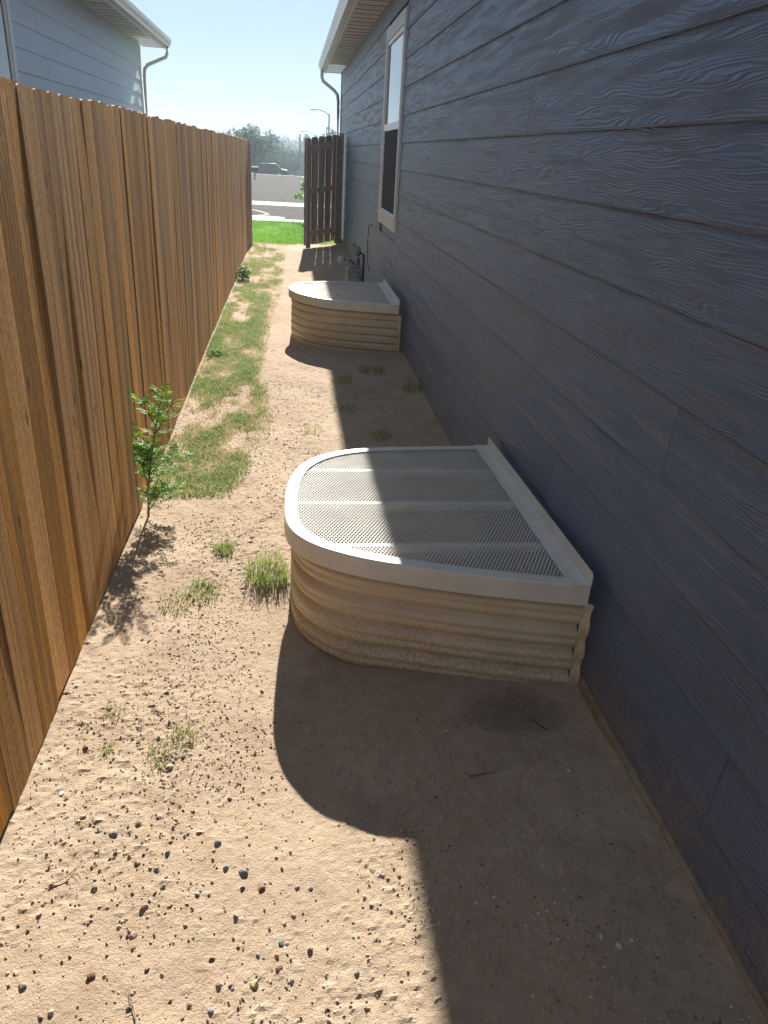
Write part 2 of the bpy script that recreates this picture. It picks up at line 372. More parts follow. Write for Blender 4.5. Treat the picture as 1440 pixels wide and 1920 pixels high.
# ------------------------------------------------------------------ measures
XW, XF, ZE = 1.066, -.755, 3.22
WELL1 = [(1.02, 2.10), (.83, 2.142), (.654, 2.186), (.476, 2.24), (.30, 2.305), (.184, 2.365), (.091, 2.435), (.024, 2.525), (-.010, 2.63),
         (-.020, 2.76), (-.016, 2.95), (.005, 3.12), (.050, 3.27), (.135, 3.395), (.255, 3.48), (.42, 3.53), (.697, 3.558), (1.02, 3.58)]
WELL2 = [(1.0, 6.97), (.77, 7.02), (.476, 7.10), (.284, 7.20), (.112, 7.38), (.03, 7.56), (-.008, 7.74), (.011, 7.93), (.094, 8.10), (.32, 8.24), (.6, 8.285), (1.0, 8.30)]
def spline(P, n=8):
    out = []; P = [Vector((x, y, 0)) for x, y in P]
    for i in range(len(P) - 1):
        a = P[max(i - 1, 0)]; b = P[i]; c = P[i + 1]; d = P[min(i + 2, len(P) - 1)]
        for k in range(n):
            t = k / n
            out.append(.5 * ((2 * b) + (c - a) * t + (2 * a - 5 * b + 4 * c - d) * t * t + (3 * b - a - 3 * c + d) * t ** 3))
    out.append(P[-1]); return [(p.x, p.y) for p in out]
def inset(P, d):
    out = []
    for i, p in enumerate(P):
        a = P[max(i - 1, 0)]; b = P[min(i + 1, len(P) - 1)]; tx, ty = b[0] - a[0], b[1] - a[1]; L = math.hypot(tx, ty)
        nx, ny = ty / L, -tx / L                      # outline runs near -> far round the outside: inward normal
        if i in (0, len(P) - 1): nx, ny = 0, (1 if i == 0 else -1)
        out.append((p[0] + nx * d, p[1] + ny * d))
    return out
def inside(px, py, poly):
    px = np.asarray(px); py = np.asarray(py); r = np.zeros(px.shape, bool); n = len(poly)
    for i in range(n):
        x1, y1 = poly[i]; x2, y2 = poly[(i + 1) % n]
        c = ((y1 > py) != (y2 > py)) & (px < (x2 - x1) * (py - y1) / (y2 - y1 + 1e-12) + x1); r ^= c
    return r

# ================================================================== THE SETTING
def build_ground():
    xs = np.arange(-.86, 1.155, .0085)
    ys = []; y = .15
    ys += list(np.arange(-3.0, .55, .08)); y = .55
    while y < 16.2:
        ys.append(y); y += .0085 if y < 3.2 else min(.045, .0085 + (y - 3.2) * .0045)
    ys = np.array(ys + [16.2]); nx, ny = len(xs), len(ys)
    X, Y = np.meshgrid(xs, ys); Z = ground_z(X, Y)
    jit = npr.uniform(-.3, .3, X.shape) * .0085; Xj = X + np.where((X > -.85) & (X < 1.14), jit, 0)
    v = np.stack([Xj, Y, Z], -1).reshape(-1, 3)
    i = np.arange(nx * ny).reshape(ny, nx); f = np.stack([i[:-1, :-1], i[:-1, 1:], i[1:, 1:], i[1:, :-1]], -1).reshape(-1, 4)
    cx = v[f, 0].mean(1); cy = v[f, 1].mean(1)
    hole = inside(cx, cy, inset(spline(WELL1), .045) + [(1.06, 3.5), (1.06, 2.2)]) | inside(cx, cy, inset(spline(WELL2), .045) + [(1.06, 8.22), (1.06, 7.05)])
    f = f[~hole]
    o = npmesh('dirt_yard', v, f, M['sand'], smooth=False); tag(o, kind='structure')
build_ground()

def terr(x, y):
    z = np.full(np.shape(x), -.05) + 0 * np.asarray(x, float)
    z = z - .055 * np.clip(y - 63, 0, 90) * (np.asarray(y) < 1e9)
    z = z + .017 * np.clip(y - 230, 0, 330)
    z = z + np.clip((y - 200) / 150, 0, 1) * (6.0 * (vnoise(np.asarray(x) / 130, np.asarray(y) / 160, 21) - .5) + .020 * np.clip(-np.asarray(x), -120, 200))
    return z
def build_terrain():
    xs = np.array(sorted(set([-900, -600, -400, -300, -220, -160, -120, -90, -70, -50, -40, -30, -20, -14, -9, -5, -3, -.86, 1.155, 3, 6, 10, 15, 22, 30, 45, 60, 80, 110, 150, 200, 280, 400, 600, 900])), float)
    ys = np.array([-40, -20, -10, -3, 16.2, 18, 20, 25, 30, 40, 50, 58, 62, 66, 72, 80, 90, 105, 120, 140, 153, 170, 200, 230, 260, 300, 340, 380, 420, 470, 520, 560, 620, 800, 1200, 2000], float)
    X, Y = np.meshgrid(xs, ys); Z = terr(X, Y); nx, ny = len(xs), len(ys)
    v = np.stack([X, Y, Z], -1).reshape(-1, 3); i = np.arange(nx * ny).reshape(ny, nx)
    f = np.stack([i[:-1, :-1], i[:-1, 1:], i[1:, 1:], i[1:, :-1]], -1).reshape(-1, 4)
    cx = v[f, 0].mean(1); cy = v[f, 1].mean(1)
    f = f[~((cx > -.86) & (cx < 1.155) & (cy > -3) & (cy < 16.2))]
    o = npmesh('ground', v, f, M['terrain'], smooth=True); tag(o, kind='structure')
build_terrain()
def sheet(name, pts, z, mat):
    mb = MB(); n = len(pts); mb.add([(x, y, z) for x, y in pts] + [(x, y, z - .04) for x, y in pts],
        [tuple(range(n))] + [(i, i + n, (i + 1) % n + n, (i + 1) % n) for i in range(n)])
    return tag(mb.build(name, mat), kind='structure')
def build_street():
    # concrete walk and kerb, gutter pan, asphalt, far strip
    sheet('sidewalk', [(-25, 21.15), (25, 21.15), (25, 22.0), (-25, 22.0)], .004, M['pavement'])
    sheet('road', [(-60, 22.0), (60, 22.0), (60, 60.5), (-60, 60.5)], -.03, M['asphalt'])
    sheet('concrete_pan', [(-60, 27.3), (60, 28.3), (60, 30.3), (-60, 29.3)], -.022, M['pavement'])
    sheet('far_kerb', [(-60, 60.5), (60, 60.5), (60, 61.3), (-60, 61.3)], .01, M['pavement'])
    mb = MB(); z = -.0255
    path = [(-1.55, 26.6), (-1.25, 25.7), (-.93, 25.0), (-.72, 24.3), (-.62, 23.9), (-.78, 23.5), (-.98, 23.2), (-1.5, 23.05)]
    for (x0, y0), (x1, y1) in zip(path[:-1], path[1:]):
        w = .045; dx, dy = x1 - x0, y1 - y0; L = math.hypot(dx, dy); nx, ny = -dy / L * w, dx / L * w * 2
        mb.add([(x0 - nx, y0 - ny, z), (x0 + nx, y0 + ny, z), (x1 + nx, y1 + ny, z), (x1 - nx, y1 - ny, z)], [(0, 1, 2, 3)])
    tag(mb.build('road_crack_seal', M['pavement']), kind='structure')
    mb = MB(); mb.lathe([(.50, -.034), (.50, -.020), (.34, -.018), (.33, -.022), (.02, -.022)], (-.62, 22.75, 0), n=28)
    tag(mb.build('manhole_cover', M['pavement']), 'round pale manhole cover set in the asphalt just past the lawn', 'manhole cover')
build_street()

# ---- grass blades
def blades(n, px, py, pz, hmin, hmax, wd, lean, seedlo=0., seedhi=1., seeds=None):
    h = npr.uniform(hmin, hmax, n); a = npr.uniform(0, 2 * np.pi, n); l = npr.uniform(.2, 1, n) * lean * h
    b = a + np.pi / 2 + npr.uniform(-.6, .6, n); w = wd * npr.uniform(.6, 1.3, n)
    base = np.stack([px, py, pz], -1); d = np.stack([np.cos(a), np.sin(a), np.zeros(n)], -1); s = np.stack([np.cos(b), np.sin(b), np.zeros(n)], -1)
    up = np.array([0, 0, 1.]); mid = base + d * (l * .35)[:, None] + up * (h * .62)[:, None]; tip = base + d * l[:, None] + up * (h * npr.uniform(.75, 1, n))[:, None]
    v = np.stack([base - s * w[:, None] / 2, base + s * w[:, None] / 2, mid + s * w[:, None] * .42, mid - s * w[:, None] * .42, tip], 1).reshape(-1, 3)
    i = np.arange(n)[:, None] * 5
    f = np.concatenate([np.concatenate([i, i + 1, i + 2], 1), np.concatenate([i, i + 2, i + 3], 1), np.concatenate([i + 3, i + 2, i + 4], 1)], 0)
    sd_ = npr.uniform(seedlo, seedhi, n) if seeds is None else seeds
    return v, f, np.concatenate([sd_, sd_, sd_])
def build_lawn():
    sheet('lawn', [(-6, 16.15), (5, 16.05), (5, 21.15), (-6, 21.15)], -.002, M['lawn'])
    n = 26000; x = npr.uniform(-2.2, 1.6, n); y = 15.95 + 5.15 * npr.uniform(0, 1, n) ** 1.3
    y = np.where(y < 16.25, y + .10 * npr.uniform(-1, 1, n), y)
    z = np.where(y < 16.2, ground_z(x, y, False) - .005, 0)
    v, f, s = blades(n, x, y, z, .02, .085, .007, .8, seeds=np.clip(vnoise(x * 2.2, y * 1.1, 71) * .9 + npr.normal(0, .2, n), 0, 1))
    tag(npmesh('lawn_grass', v, f, M['lawnblade'], attr=s), 'bright green mown lawn grass beyond the open gate', 'grass', kind='stuff')
build_lawn()
def build_weeds():
    n = 330000; x = npr.uniform(-.74, .06, n); y = 3.75 + 12.3 * npr.uniform(0, 1, n)
    lim = np.interp(y, [3.7, 4.2, 5, 6.4, 8.4, 10.4, 13, 16], [-.36, -.22, -.13, -.24, -.22, -.10, -.10, -.05])
    den = vnoise(x * 5.5, y * 2.6, 31) * .6 + vnoise(x * 15, y * 9, 32) * .4
    den = den + .12 * np.exp(-((y - 4.1) / .35) ** 2 - ((x + .35) / .16) ** 2) + .16 * np.exp(-((y - 7.3) / 1.4) ** 2) - .10 * np.clip((y - 11) / 4, 0, 1)
    edge = np.clip((lim - x) / .14, -1, 1); keep = npr.uniform(0, 1, n) < np.clip((den - .29) * 2.6, 0, .75) * np.clip(edge + .25, 0, 1)
    keep &= (y < 5) | (npr.uniform(0, 1, n) < np.clip(6.0 / y, .25, 1))
    x, y, den = x[keep], y[keep], den[keep]; n = len(x); z = ground_z(x, y, False) - .004
    seeds = np.clip(.56 - (den - .5) * 1.7 + npr.normal(0, .24, n), 0, 1)
    v, f, s = blades(n, x, y, z, .010, .045, .0030, 1.3, seeds=seeds)
    tag(npmesh('weed_grass', v, f, M['weed'], attr=s), 'thin patchy grass and weeds growing along the foot of the cedar fence', 'weeds', kind='stuff')
build_weeds()
def tuft(x, y, r, n, h, label, name='grass_tuft', cat='grass tuft', sd0=0., sd1=.6, wd=.0030, lean=1.0):
    a = npr.uniform(0, 2 * np.pi, n); q = r * np.sqrt(npr.uniform(0, 1, n)); px = x + q * np.cos(a); py = y + q * np.sin(a) * 1.25
    v, f, s = blades(n, px, py, ground_z(px, py, False) - .004, h * .4, h, wd, lean, sd0, sd1)
    o = npmesh(name, v - np.array([x, y, 0]), f, M['weed'], attr=s); o.location = (x, y, 0)
    return tag(o, label, cat, 'small grass tufts on the dirt')
tuft(-.366, 2.797, .07, 230, .045, 'low green grass tuft left of the nearer window well, nearest the fence')
tuft(-.095, 2.93, .10, 330, .11, 'taller loose grass tuft touching the curved front of the nearer window well')
tuft(-.304, 3.153, .05, 230, .05, 'tiny green tuft between the sapling and the nearer window well')
tuft(-.47, 2.70, .07, 140, .035, 'sparse flattened weed tuft below the sapling shadow', sd0=.2, sd1=.9)
tuft(1.0, 5.83, .10, 90, .14, 'thin dark grass sprig in the shade against the grey siding', sd0=.0, sd1=.5)
tuft(.71, 6.36, .12, 240, .07, 'low weed tuft in the shade in front of the farther window well', sd0=.0, sd1=.5)
tuft(.43, 6.05, .09, 150, .08, 'pale grass tuft on the eave shadow edge near the farther well', sd0=.3, sd1=.9)
tuft(.42, 5.35, .10, 120, .06, 'thin weed tuft straddling the shadow line between the two wells', sd0=.1, sd1=.7)
tuft(.60, 4.72, .08, 110, .06, 'dim weed tuft in the shade just behind the nearer well', sd0=.0, sd1=.5)
tuft(.15, 4.85, .07, 60, .06, 'pale dry tuft on sunlit dirt just left of the shadow', sd0=.3, sd1=.9)
for (x, y, r, n, lb) in [(-.405, 1.835, .045, 110, 'withered dark tuft lying flat among the pebbles'), (-.34, 1.92, .04, 100, 'withered tuft beside a blue-grey pebble'),
                         (-.575, 2.03, .035, 60, 'withered tuft beside a brown stone near the fence'), (-.56, 1.86, .02, 40, 'smallest withered tuft on the bare dirt near the fence')]:
    tuft(x, y, r, n, .028, lb, 'dry_tuft', 'dry tuft', .0, .9, .0026, 1.8)

# ---- broad-leaved plants
def leaf_cloud(c, rad, n, size, flat=.6):
    c = np.array(c); d = npr.normal(0, 1, (n, 3)); d /= np.linalg.norm(d, axis=1)[:, None]; p = c + d * (npr.uniform(.25, 1, n) ** .6)[:, None] * np.array(rad)
    a = npr.normal(0, 1, (n, 3)); a[:, 2] *= flat; a /= np.linalg.norm(a, axis=1)[:, None]
    b = np.cross(a, npr.normal(0, 1, (n, 3))); b /= np.linalg.norm(b, axis=1)[:, None]
    s = size * npr.uniform(.6, 1.4, n)[:, None]
    v = np.stack([p - a * s, p + b * s * .45, p + a * s, p - b * s * .45], 1).reshape(-1, 3); f = np.arange(n * 4).reshape(-1, 4)
    return v, f, npr.uniform(0, 1, n)
def merge(parts):
    V, F, S = [], [], []; o = 0
    for v, f, s in parts: V.append(v); F.append(f + o); S.append(s); o += len(v)
    return np.concatenate(V), np.concatenate(F), np.concatenate(S)
def leafy_weed(x, y, r, h, n, label, size=.018):
    t = thing('leafy_weed', label, 'weed', (x, y, 0), 'leafy weeds by the fence'); parts = []; mb = MB()
    for k in range(6):
        a = rnd.uniform(0, 6.28); q = rnd.uniform(.2, 1) * r; hh = h * rnd.uniform(.5, 1); tip = (x + q * math.cos(a), y + q * math.sin(a), hh)
        mb.tube([(x, y, -.01), (x + q * .3 * math.cos(a), y + q * .3 * math.sin(a), hh * .6), tip], [.003, .0025, .0012], 5)
        parts.append(leaf_cloud((x + (tip[0] - x) * .7, tip[1], hh * .55), (r * .45, r * .5, h * .42), n // 6, size))
    mb.build('stem', M['stem'], t); v, f, s = merge(parts); npmesh('foliage', v, f, M['bush'], t, attr=s)
leafy_weed(-.655, 11.2, .13, .24, 330, 'bright leafy weed against the fence far down the yard', .022)
leafy_weed(-.66, 6.75, .12, .09, 200, 'yellow-green leafy weed at the fence foot, halfway along', .013)
def build_sapling():
    bx, by = -.71, 3.53; t = thing('sapling', 'green sapling with small feathery leaves growing against the cedar fence', 'sapling', (bx, by, 0)); st = MB(); V = []
    def leaflet(p, d, up, L):
        d = d.normalized(); s = d.cross(up).normalized(); w = L * .19; m = p + d * L * .5 - Vector((0, 0, L * .06)); V.append([p, m + s * w, p + d * L - Vector((0, 0, L * .2)), m - s * w])
    def compound(p, d, L, nl=7, ll=.03):
        d = d.normalized(); side = d.cross(Vector((0, 0, 1))); side = side.normalized() if side.length > .05 else Vector((1, 0, 0)); up = side.cross(d).normalized()
        pts = [p + d * L * q - Vector((0, 0, 1)) * L * .12 * q * q for q in (0, .33, .66, 1)]; st.tube(pts, .0009, 3, False)
        for k in range(nl):
            q = (k + 1) / nl; c = p + d * L * q - Vector((0, 0, 1)) * L * .12 * q * q
            for sg in (-1, 1): leaflet(c, (side * sg + d * .55 + up * rnd.uniform(-.35, .35)), up, ll * (1.1 - .45 * abs(q - .45)) * rnd.uniform(.8, 1.2))
        leaflet(p + d * L - Vector((0, 0, L * .12)), d, up, ll)
    def branch(pts, r0, r1, leaves, L, ll=.026, bushy=1.0):
        pts = [Vector(p) for p in pts]; st.tube(pts, [r0 + (r1 - r0) * i / (len(pts) - 1) for i in range(len(pts))], 6)
        for k in range(leaves):
            q = .3 + .7 * (k + rnd.random() * .6) / leaves; q = min(q, .999); i = int(q * (len(pts) - 1)); fr = q * (len(pts) - 1) - i; p = pts[i].lerp(pts[i + 1], fr)
            a = k * 2.4 + rnd.uniform(-.4, .4); dirv = Vector((math.cos(a) * 1.0 + .25, math.sin(a) * .9, rnd.uniform(.1, 1.2))); compound(p, dirv, L * rnd.uniform(.7, 1.2) * bushy, 6, ll)
    B = Vector((bx, by, 0))
    branch([B + Vector(p) for p in ((0, 0, -.02), (.012, -.01, .12), (.03, 0, .26), (.06, .01, .42), (.08, .02, .50))], .006, .002, 18, .085)
    branch([B + Vector(p) for p in ((.07, .015, .46), (.085, .03, .54), (.115, .03, .64))], .003, .0012, 13, .08, .025)
    branch([B + Vector(p) for p in ((.07, .015, .46), (.04, -.01, .55), (-.012, -.02, .615))], .003, .0012, 11, .075, .023)
    branch([B + Vector(p) for p in ((.06, .01, .42), (.11, .02, .50), (.165, .03, .60))], .003, .0012, 11, .075, .023)
    branch([B + Vector(p) for p in ((.015, 0, .16), (.0, -.03, .26), (-.005, -.04, .40))], .003, .0012, 24, .075, .028, .9)
    branch([B + Vector(p) for p in ((.02, 0, .2), (.03, -.05, .30), (.02, -.07, .38))], .003, .0012, 20, .075, .028, .9)
    branch([B + Vector(p) for p in ((.01, 0, .07), (.07, -.02, .13), (.14, -.03, .16))], .003, .0012, 13, .08, .025)
    branch([B + Vector(p) for p in ((.01, 0, .08), (.06, .05, .19), (.13, .08, .26))], .003, .0012, 11, .08, .025)
    branch([B + Vector(p) for p in ((.025, 0, .22), (.10, .01, .30), (.17, .02, .33))], .003, .0012, 10, .08, .026)
    branch([B + Vector(p) for p in ((.01, 0, .03), (.05, .03, .08), (.12, .06, .10))], .003, .0012, 12, .08, .025)
    branch([B + Vector(p) for p in ((.0, 0, .04), (.03, -.06, .10), (.05, -.10, .16))], .003, .0012, 14, .07, .024)
    branch([B + Vector(p) for p in ((.03, 0, .27), (.02, -.05, .36), (.0, -.07, .46))], .003, .0012, 11, .07, .025)
    st.build('stem', M['stem'], t, smooth=True)
    v = np.array([[tuple(q) for q in l] for l in V]).reshape(-1, 3); v[:, 0] = np.maximum(v[:, 0], XF + .012)
    f = np.arange(len(v)).reshape(-1, 4); npmesh('foliage', v, f, M['sapling'], t, attr=npr.uniform(0, 1, len(f)))
build_sapling()

# ================================================================== HOUSE ON THE RIGHT
WY0, WY1, WZ0, WZ1 = 8.03, 9.55, 1.0, 2.94                    # window trim, outer size
def siding(xw, sgn, y0, y1, z0, expo, n, joints, hole=None, bottom=.02):
    """lap boards on the plane x = xw; sgn = +1: the wall faces -x"""
    mb = MB(); k0 = 0
    zs = [bottom] + [z0 + expo * i for i in range(n)]
    for k in range(len(zs) - 1):
        a, b = zs[k], zs[k + 1]; js = sorted([y0] + joints.get(k, []) + [y1]); segs = []
        for p, q in zip(js[:-1], js[1:]):
            if hole and b > hole[2] + .01 and a < hole[3] - .01 and q > hole[0] and p < hole[1]:
                if p < hole[0]: segs.append((p, hole[0] + .02))
                if q > hole[1]: segs.append((hole[1] - .02, q))
            else: segs.append((p, q))
        for p, q in segs:
            mb.val = rnd.uniform(0, 1); p_, q_ = p + .0016, q - .0016; wob = rnd.uniform(-.0012, .0012)
            xo, xi = xw + sgn * wob, xw + sgn * .0105; xb = xw + sgn * .022
            xc = xo + sgn * .0024; ac = a + .0070
            mb.add([(xo, p_, ac), (xo, q_, ac), (xi, q_, b + .004), (xi, p_, b + .004), (xb, p_, a), (xb, q_, a), (xb, q_, b + .004), (xb, p_, b + .004), (xc, p_, a), (xc, q_, a)],
                   [(0, 1, 2, 3), (0, 8, 9, 1), (8, 4, 5, 9), (0, 3, 7, 4, 8), (1, 9, 5, 6, 2)])
    return mb
def build_house():
    hs = thing('grey_house', 'house with charcoal lap siding and beige eaves along the right side of the yard', 'house', (3.5, 8, 0))
    y0, y1 = -2.8, 18.0
    J = {0: [-.6, 3.0, 6.7, 10.4, 14.1], 1: [1.3, 4.95, 8.6, 12.3, 15.9], 2: [-1.0, 2.75, 6.4, 10.05, 13.7], 3: [.9, 4.563 - .01, 7.85, 11.9, 15.5], 4: [-1.5, 1.9, 5.6, 9.86, 13.2],
         5: [.53, 4.19, 11.5, 15.2], 6: [.06, 3.715, 7.0, 10.7, 14.4], 7: [.52, 4.172, 11.3, 15.0], 8: [.06, 3.718, 7.3, 10.9, 14.6], 9: [.5, 4.154, 11.8, 15.4], 10: [.05, 3.717, 7.4, 11.1, 14.8], 11: [.5, 4.2, 11.4, 15.1], 12: [-.3, 3.4, 7.1, 10.7, 14.3], 13: [.8, 4.4, 8.0, 11.6, 15.2]}
    mb = siding(XW, 1, y0, y1 - .10, .19, .2335, 14, J, (WY0, WY1, WZ0, WZ1))
    mb.build('siding_wall', M['siding'], hs, fix=False)
    mb = MB()                                              # wall core with the other three sides
    mb.box((XW + .024 + 3.0, (y0 + y1) / 2, 1.62), (6.0, y1 - y0 - .02, 3.2)); mb.build('wall', M['siding'], hs)
    mb = MB(); mb.bevbox((XW + .012, y1 - .05, 1.63), (.030, .10, 3.19), .003); mb.build('corner_board', M['siding'], hs)
    mb = MB(); mb.box((XW + .05, (y0 + y1) / 2, -.60), (.06, y1 - y0, 1.22)); mb.build('foundation', M['concrete'], hs)
    # dirt-crusted ledge that shows under the lowest board
    mb = MB(); ys = np.arange(-2.8, 18, .06); P = []
    for y in ys:
        o = .010 * (vnoise(y * 2.1, 3.3, 41) - .5) + .006 * (vnoise(y * 11, 1.3, 42) - .5)
        P.append([(XW - .016 + o, y, -.05), (XW - .014 + o, y, .016 + o), (XW + .03, y, .019)])
    vs = [p for r in P for p in r]; fs = []
    for i in range(len(ys) - 1):
        for k in range(2): fs.append((i * 3 + k, i * 3 + 3 + k, i * 3 + 4 + k, i * 3 + 1 + k))
    mb.add(vs, fs); mb.build('foundation_ledge', M['ledge'], hs)
    eave(hs, XW, -1, y0 - .3, y1 + .32, ZE, y1)
    # window
    w = MB(); x = XW - .006; d = .034; tw = .095
    for (ya, yb, za, zb) in ((WY0, WY0 + tw, WZ0, WZ1), (WY1 - tw, WY1, WZ0, WZ1), (WY0 + tw, WY1 - tw, WZ1 - tw * 1.3, WZ1), (WY0 + tw, WY1 - tw, WZ0, WZ0 + tw * 1.2)):
        w.bevbox((x - d / 2 + .02, (ya + yb) / 2, (za + zb) / 2), (d, yb - ya - .001, zb - za - .001), .003)
    win = w.build('window', M['trim'], hs)
    a0, a1, b0, b1 = WY0 + tw, WY1 - tw, WZ0 + tw * 1.2, WZ1 - tw * 1.3; mid = 1.985
    fr = MB(); t = .045
    for (ya, yb, za, zb) in ((a0, a0 + t, b0, b1), (a1 - t, a1, b0, b1), (a0 + t, a1 - t, b1 - t, b1), (a0 + t, a1 - t, b0, b0 + t)):
        fr.bevbox((x + .012, (ya + yb) / 2, (za + zb) / 2), (.030, yb - ya - .002, zb - za - .002), .003)
    fr.bevbox((x + .010, (a0 + a1) / 2, mid), (.034, a1 - a0 - 2 * t - .002, .07), .004)
    fr.build('frame', M['vinyl'], win)
    g = MB(); g.box((x + .014, (a0 + a1) / 2, (mid + .035 + b1 - t) / 2), (.006, a1 - a0 - 2 * t + .01, b1 - t - mid - .03)); g.build('pane', M['glass'], win)
    g = MB(); g.box((x + .008, (a0 + a1) / 2, (mid - .035 + b0 + t) / 2), (.003, a1 - a0 - 2 * t + .01, mid - .035 - b0 - t + .01)); g.build('insect_screen', M['screen'], win)
    s = MB(); s.bevbox((x - .012, (a0 + a1) / 2, b0 + .006), (.05, a1 - a0 - .004, .014), .003); s.build('sill', M['vinyl'], win)
    return hs
def eave(hs, xw, sg, ya, yb, ze, ycorner, over=.325):
    """eave of a wall at x = xw whose roof sticks out towards sg*x"""
    xo = xw + sg * over
    s = MB(); n = 0; y = ya; w = .305                        # soffit in ribbed vented panels
    while y < yb - .01:
        e = min(y + w, yb); L = e - y
        for j in range(4):
            q0, q1 = y + L * j / 4, y + L * (j + 1) / 4; dz = .006 if j == 3 else 0
            s.add([(xw + sg * -.01, q0, ze + dz), (xo, q0, ze + dz), (xo, q1 - .003, ze + dz), (xw + sg * -.01, q1 - .003, ze + dz),
                   (xw + sg * -.01, q1, ze + .008), (xo, q1, ze + .008)], [(0, 1, 2, 3), (3, 2, 5, 4)])
        y = e
    nf = len(s.f); v = s; y = ya + .9
    while y < yb - 1:                                        # rows of little vent slots
        for k in range(9):
            for r in range(2): v.box((xo - sg * (.05 + .030 * k), y + r * .12, ze - .001), (.020, .010, .003))
        y += 1.22
    so = s.build('soffit', M['eave'], hs, fix=False); so.data.materials.append(M['pipe'])
    so.data.polygons.foreach_set('material_index', [0] * nf + [1] * (len(s.f) - nf))
    f = MB(); f.bevbox((xo + sg * .010, (ya + yb) / 2, ze + .075), (.020, yb - ya, .19), .003)
    f.build('fascia', M['eave'], hs)
    g = MB()                                                 # K-style gutter, open at the top
    prof = [(.0, .14), (.0, .0), (.075, .0), (.085, .03), (.115, .085), (.125, .14), (.118, .14), (.108, .088), (.078, .034), (.070, .006), (.006, .006), (.006, .14)]
    g.prism(prof, (xo + sg * .022, ya, ze + .02), (xo + sg * .022, yb, ze + .02), (sg, 0, 0), (0, 0, 1)); gt = g.build('gutter', M['gutter'], hs)
    d = MB(); gx = xo + sg * .07; yy = ycorner + .10; wx = xw + sg * .05
    path = [(gx, yy + .06, ze + .03), (gx, yy + .06, ze - .10), (gx - sg * .03, yy + .05, ze - .17), (gx - sg * (over - .06), yy - .08, ze - .34), (wx + sg * .02, yy - .14, ze - .42), (wx, yy - .15, ze - .55), (wx, yy - .15, .15), (wx + sg * .12, yy - .05, .07)]
    d.tube(path, .034, 10); d.build('downspout', M['gutter'], hs, smooth=True)
    r = MB(); rx = xw - sg * 3.0; hz = ze + .17
    r.prism([(0, 0), (over + 3.02, 0), (over + 3.02, .03), (0, 1.62)], (rx, ya, hz), (rx, yb, hz), (sg, 0, 0), (0, 0, 1))
    r.prism([(0, 0), (0, 1.62), (-over - 3.02, .03), (-over - 3.02, 0)], (rx, ya, hz), (rx, yb, hz), (sg, 0, 0), (0, 0, 1))
    r.build('roof', M['shingle'], hs)
build_house()
mb = MB(); cx = XW - .012
mb.tube([(cx + .02, 10.36, .89), (cx - .01, 10.38, .893), (cx - .02, 10.50, .86), (cx - .012, 10.58, .76), (cx - .02, 10.60, .66), (cx - .012, 10.54, .55), (cx - .015, 10.56, .42), (cx + .004, 10.48, .33), (cx + .012, 10.44, .30)], .006, 7)
tag(mb.build('cable', M['black'], smooth=True), 'short black cable hanging in a curve from the grey siding below the window', 'cable')

# ================================================================== NEIGHBOUR'S HOUSE
def build_neighbour():
    hs = thing('pale_blue_house', 'pale blue-grey lap-sided neighbour house rising behind the cedar fence', 'house', (-6, 8, 0)); xn = -3.0; ya, yb = -2, 18.15
    J = {9: [2.2, 6, 9.7, 13.3, 16.6], 10: [4, 7.7, 11.3, 14.9], 11: [2, 5.8, 9.4, 13.1, 16.7], 12: [3.8, 7.5, 11, 14.8, 17.6], 13: [2, 5.6, 9.5, 13]}
    mb = siding(xn, -1, ya, yb - .10, .19, .2385, 15, J, (8.35, 9.95, 1.2, 3.2), .02); mb.build('siding_wall', M['siding_nb'], hs, fix=False)
    mb = MB(); mb.box((xn - 3.026, (ya + yb) / 2, 1.75), (6, yb - ya - .02, 3.4)); mb.build('wall', M['siding_nb'], hs)
    mb = MB()
    mb.bevbox((xn - .010, yb - .05, 1.75), (.034, .10, 3.4), .003); mb.bevbox((xn - .05, yb + .012, 1.75), (.10, .03, 3.4), .003); mb.build('corner_board', M['trim'], hs)
    eave(hs, xn, 1, ya - .3, yb + .35, 3.46, yb, .44)
    w = MB(); x = xn + .006; tw = .10; y0, y1, z0, z1 = 8.33, 9.97, 1.2, 3.22
    for (a, b, c, d) in ((y0, y0 + tw, z0, z1), (y1 - tw, y1, z0, z1), (y0 + tw, y1 - tw, z1 - tw, z1), (y0 + tw, y1 - tw, z0, z0 + tw)): w.bevbox((x, (a + b) / 2, (c + d) / 2), (.04, b - a - .001, d - c - .001), .003)
    win = w.build('window', M['trim'], hs); fr = MB()
    for (a, b, c, d) in ((y0 + tw, y0 + tw + .05, z0 + tw, z1 - tw), (y1 - tw - .05, y1 - tw, z0 + tw, z1 - tw), (y0 + tw + .05, y1 - tw - .05, 2.13, 2.21)): fr.bevbox((x - .012, (a + b) / 2, (c + d) / 2), (.03, b - a - .001, d - c - .001), .003)
    fr.build('frame', M['vinyl'], win)
    g = MB(); g.box((x - .014, (y0 + y1) / 2, 2.67), (.006, y1 - y0 - 2 * tw - .08, .93)); g.build('pane', M['glass'], win)
    g = MB(); g.box((x - .010, (y0 + y1) / 2, 1.71), (.003, y1 - y0 - 2 * tw - .08, .82)); g.build('insect_screen', M['screen'], win)
build_neighbour()

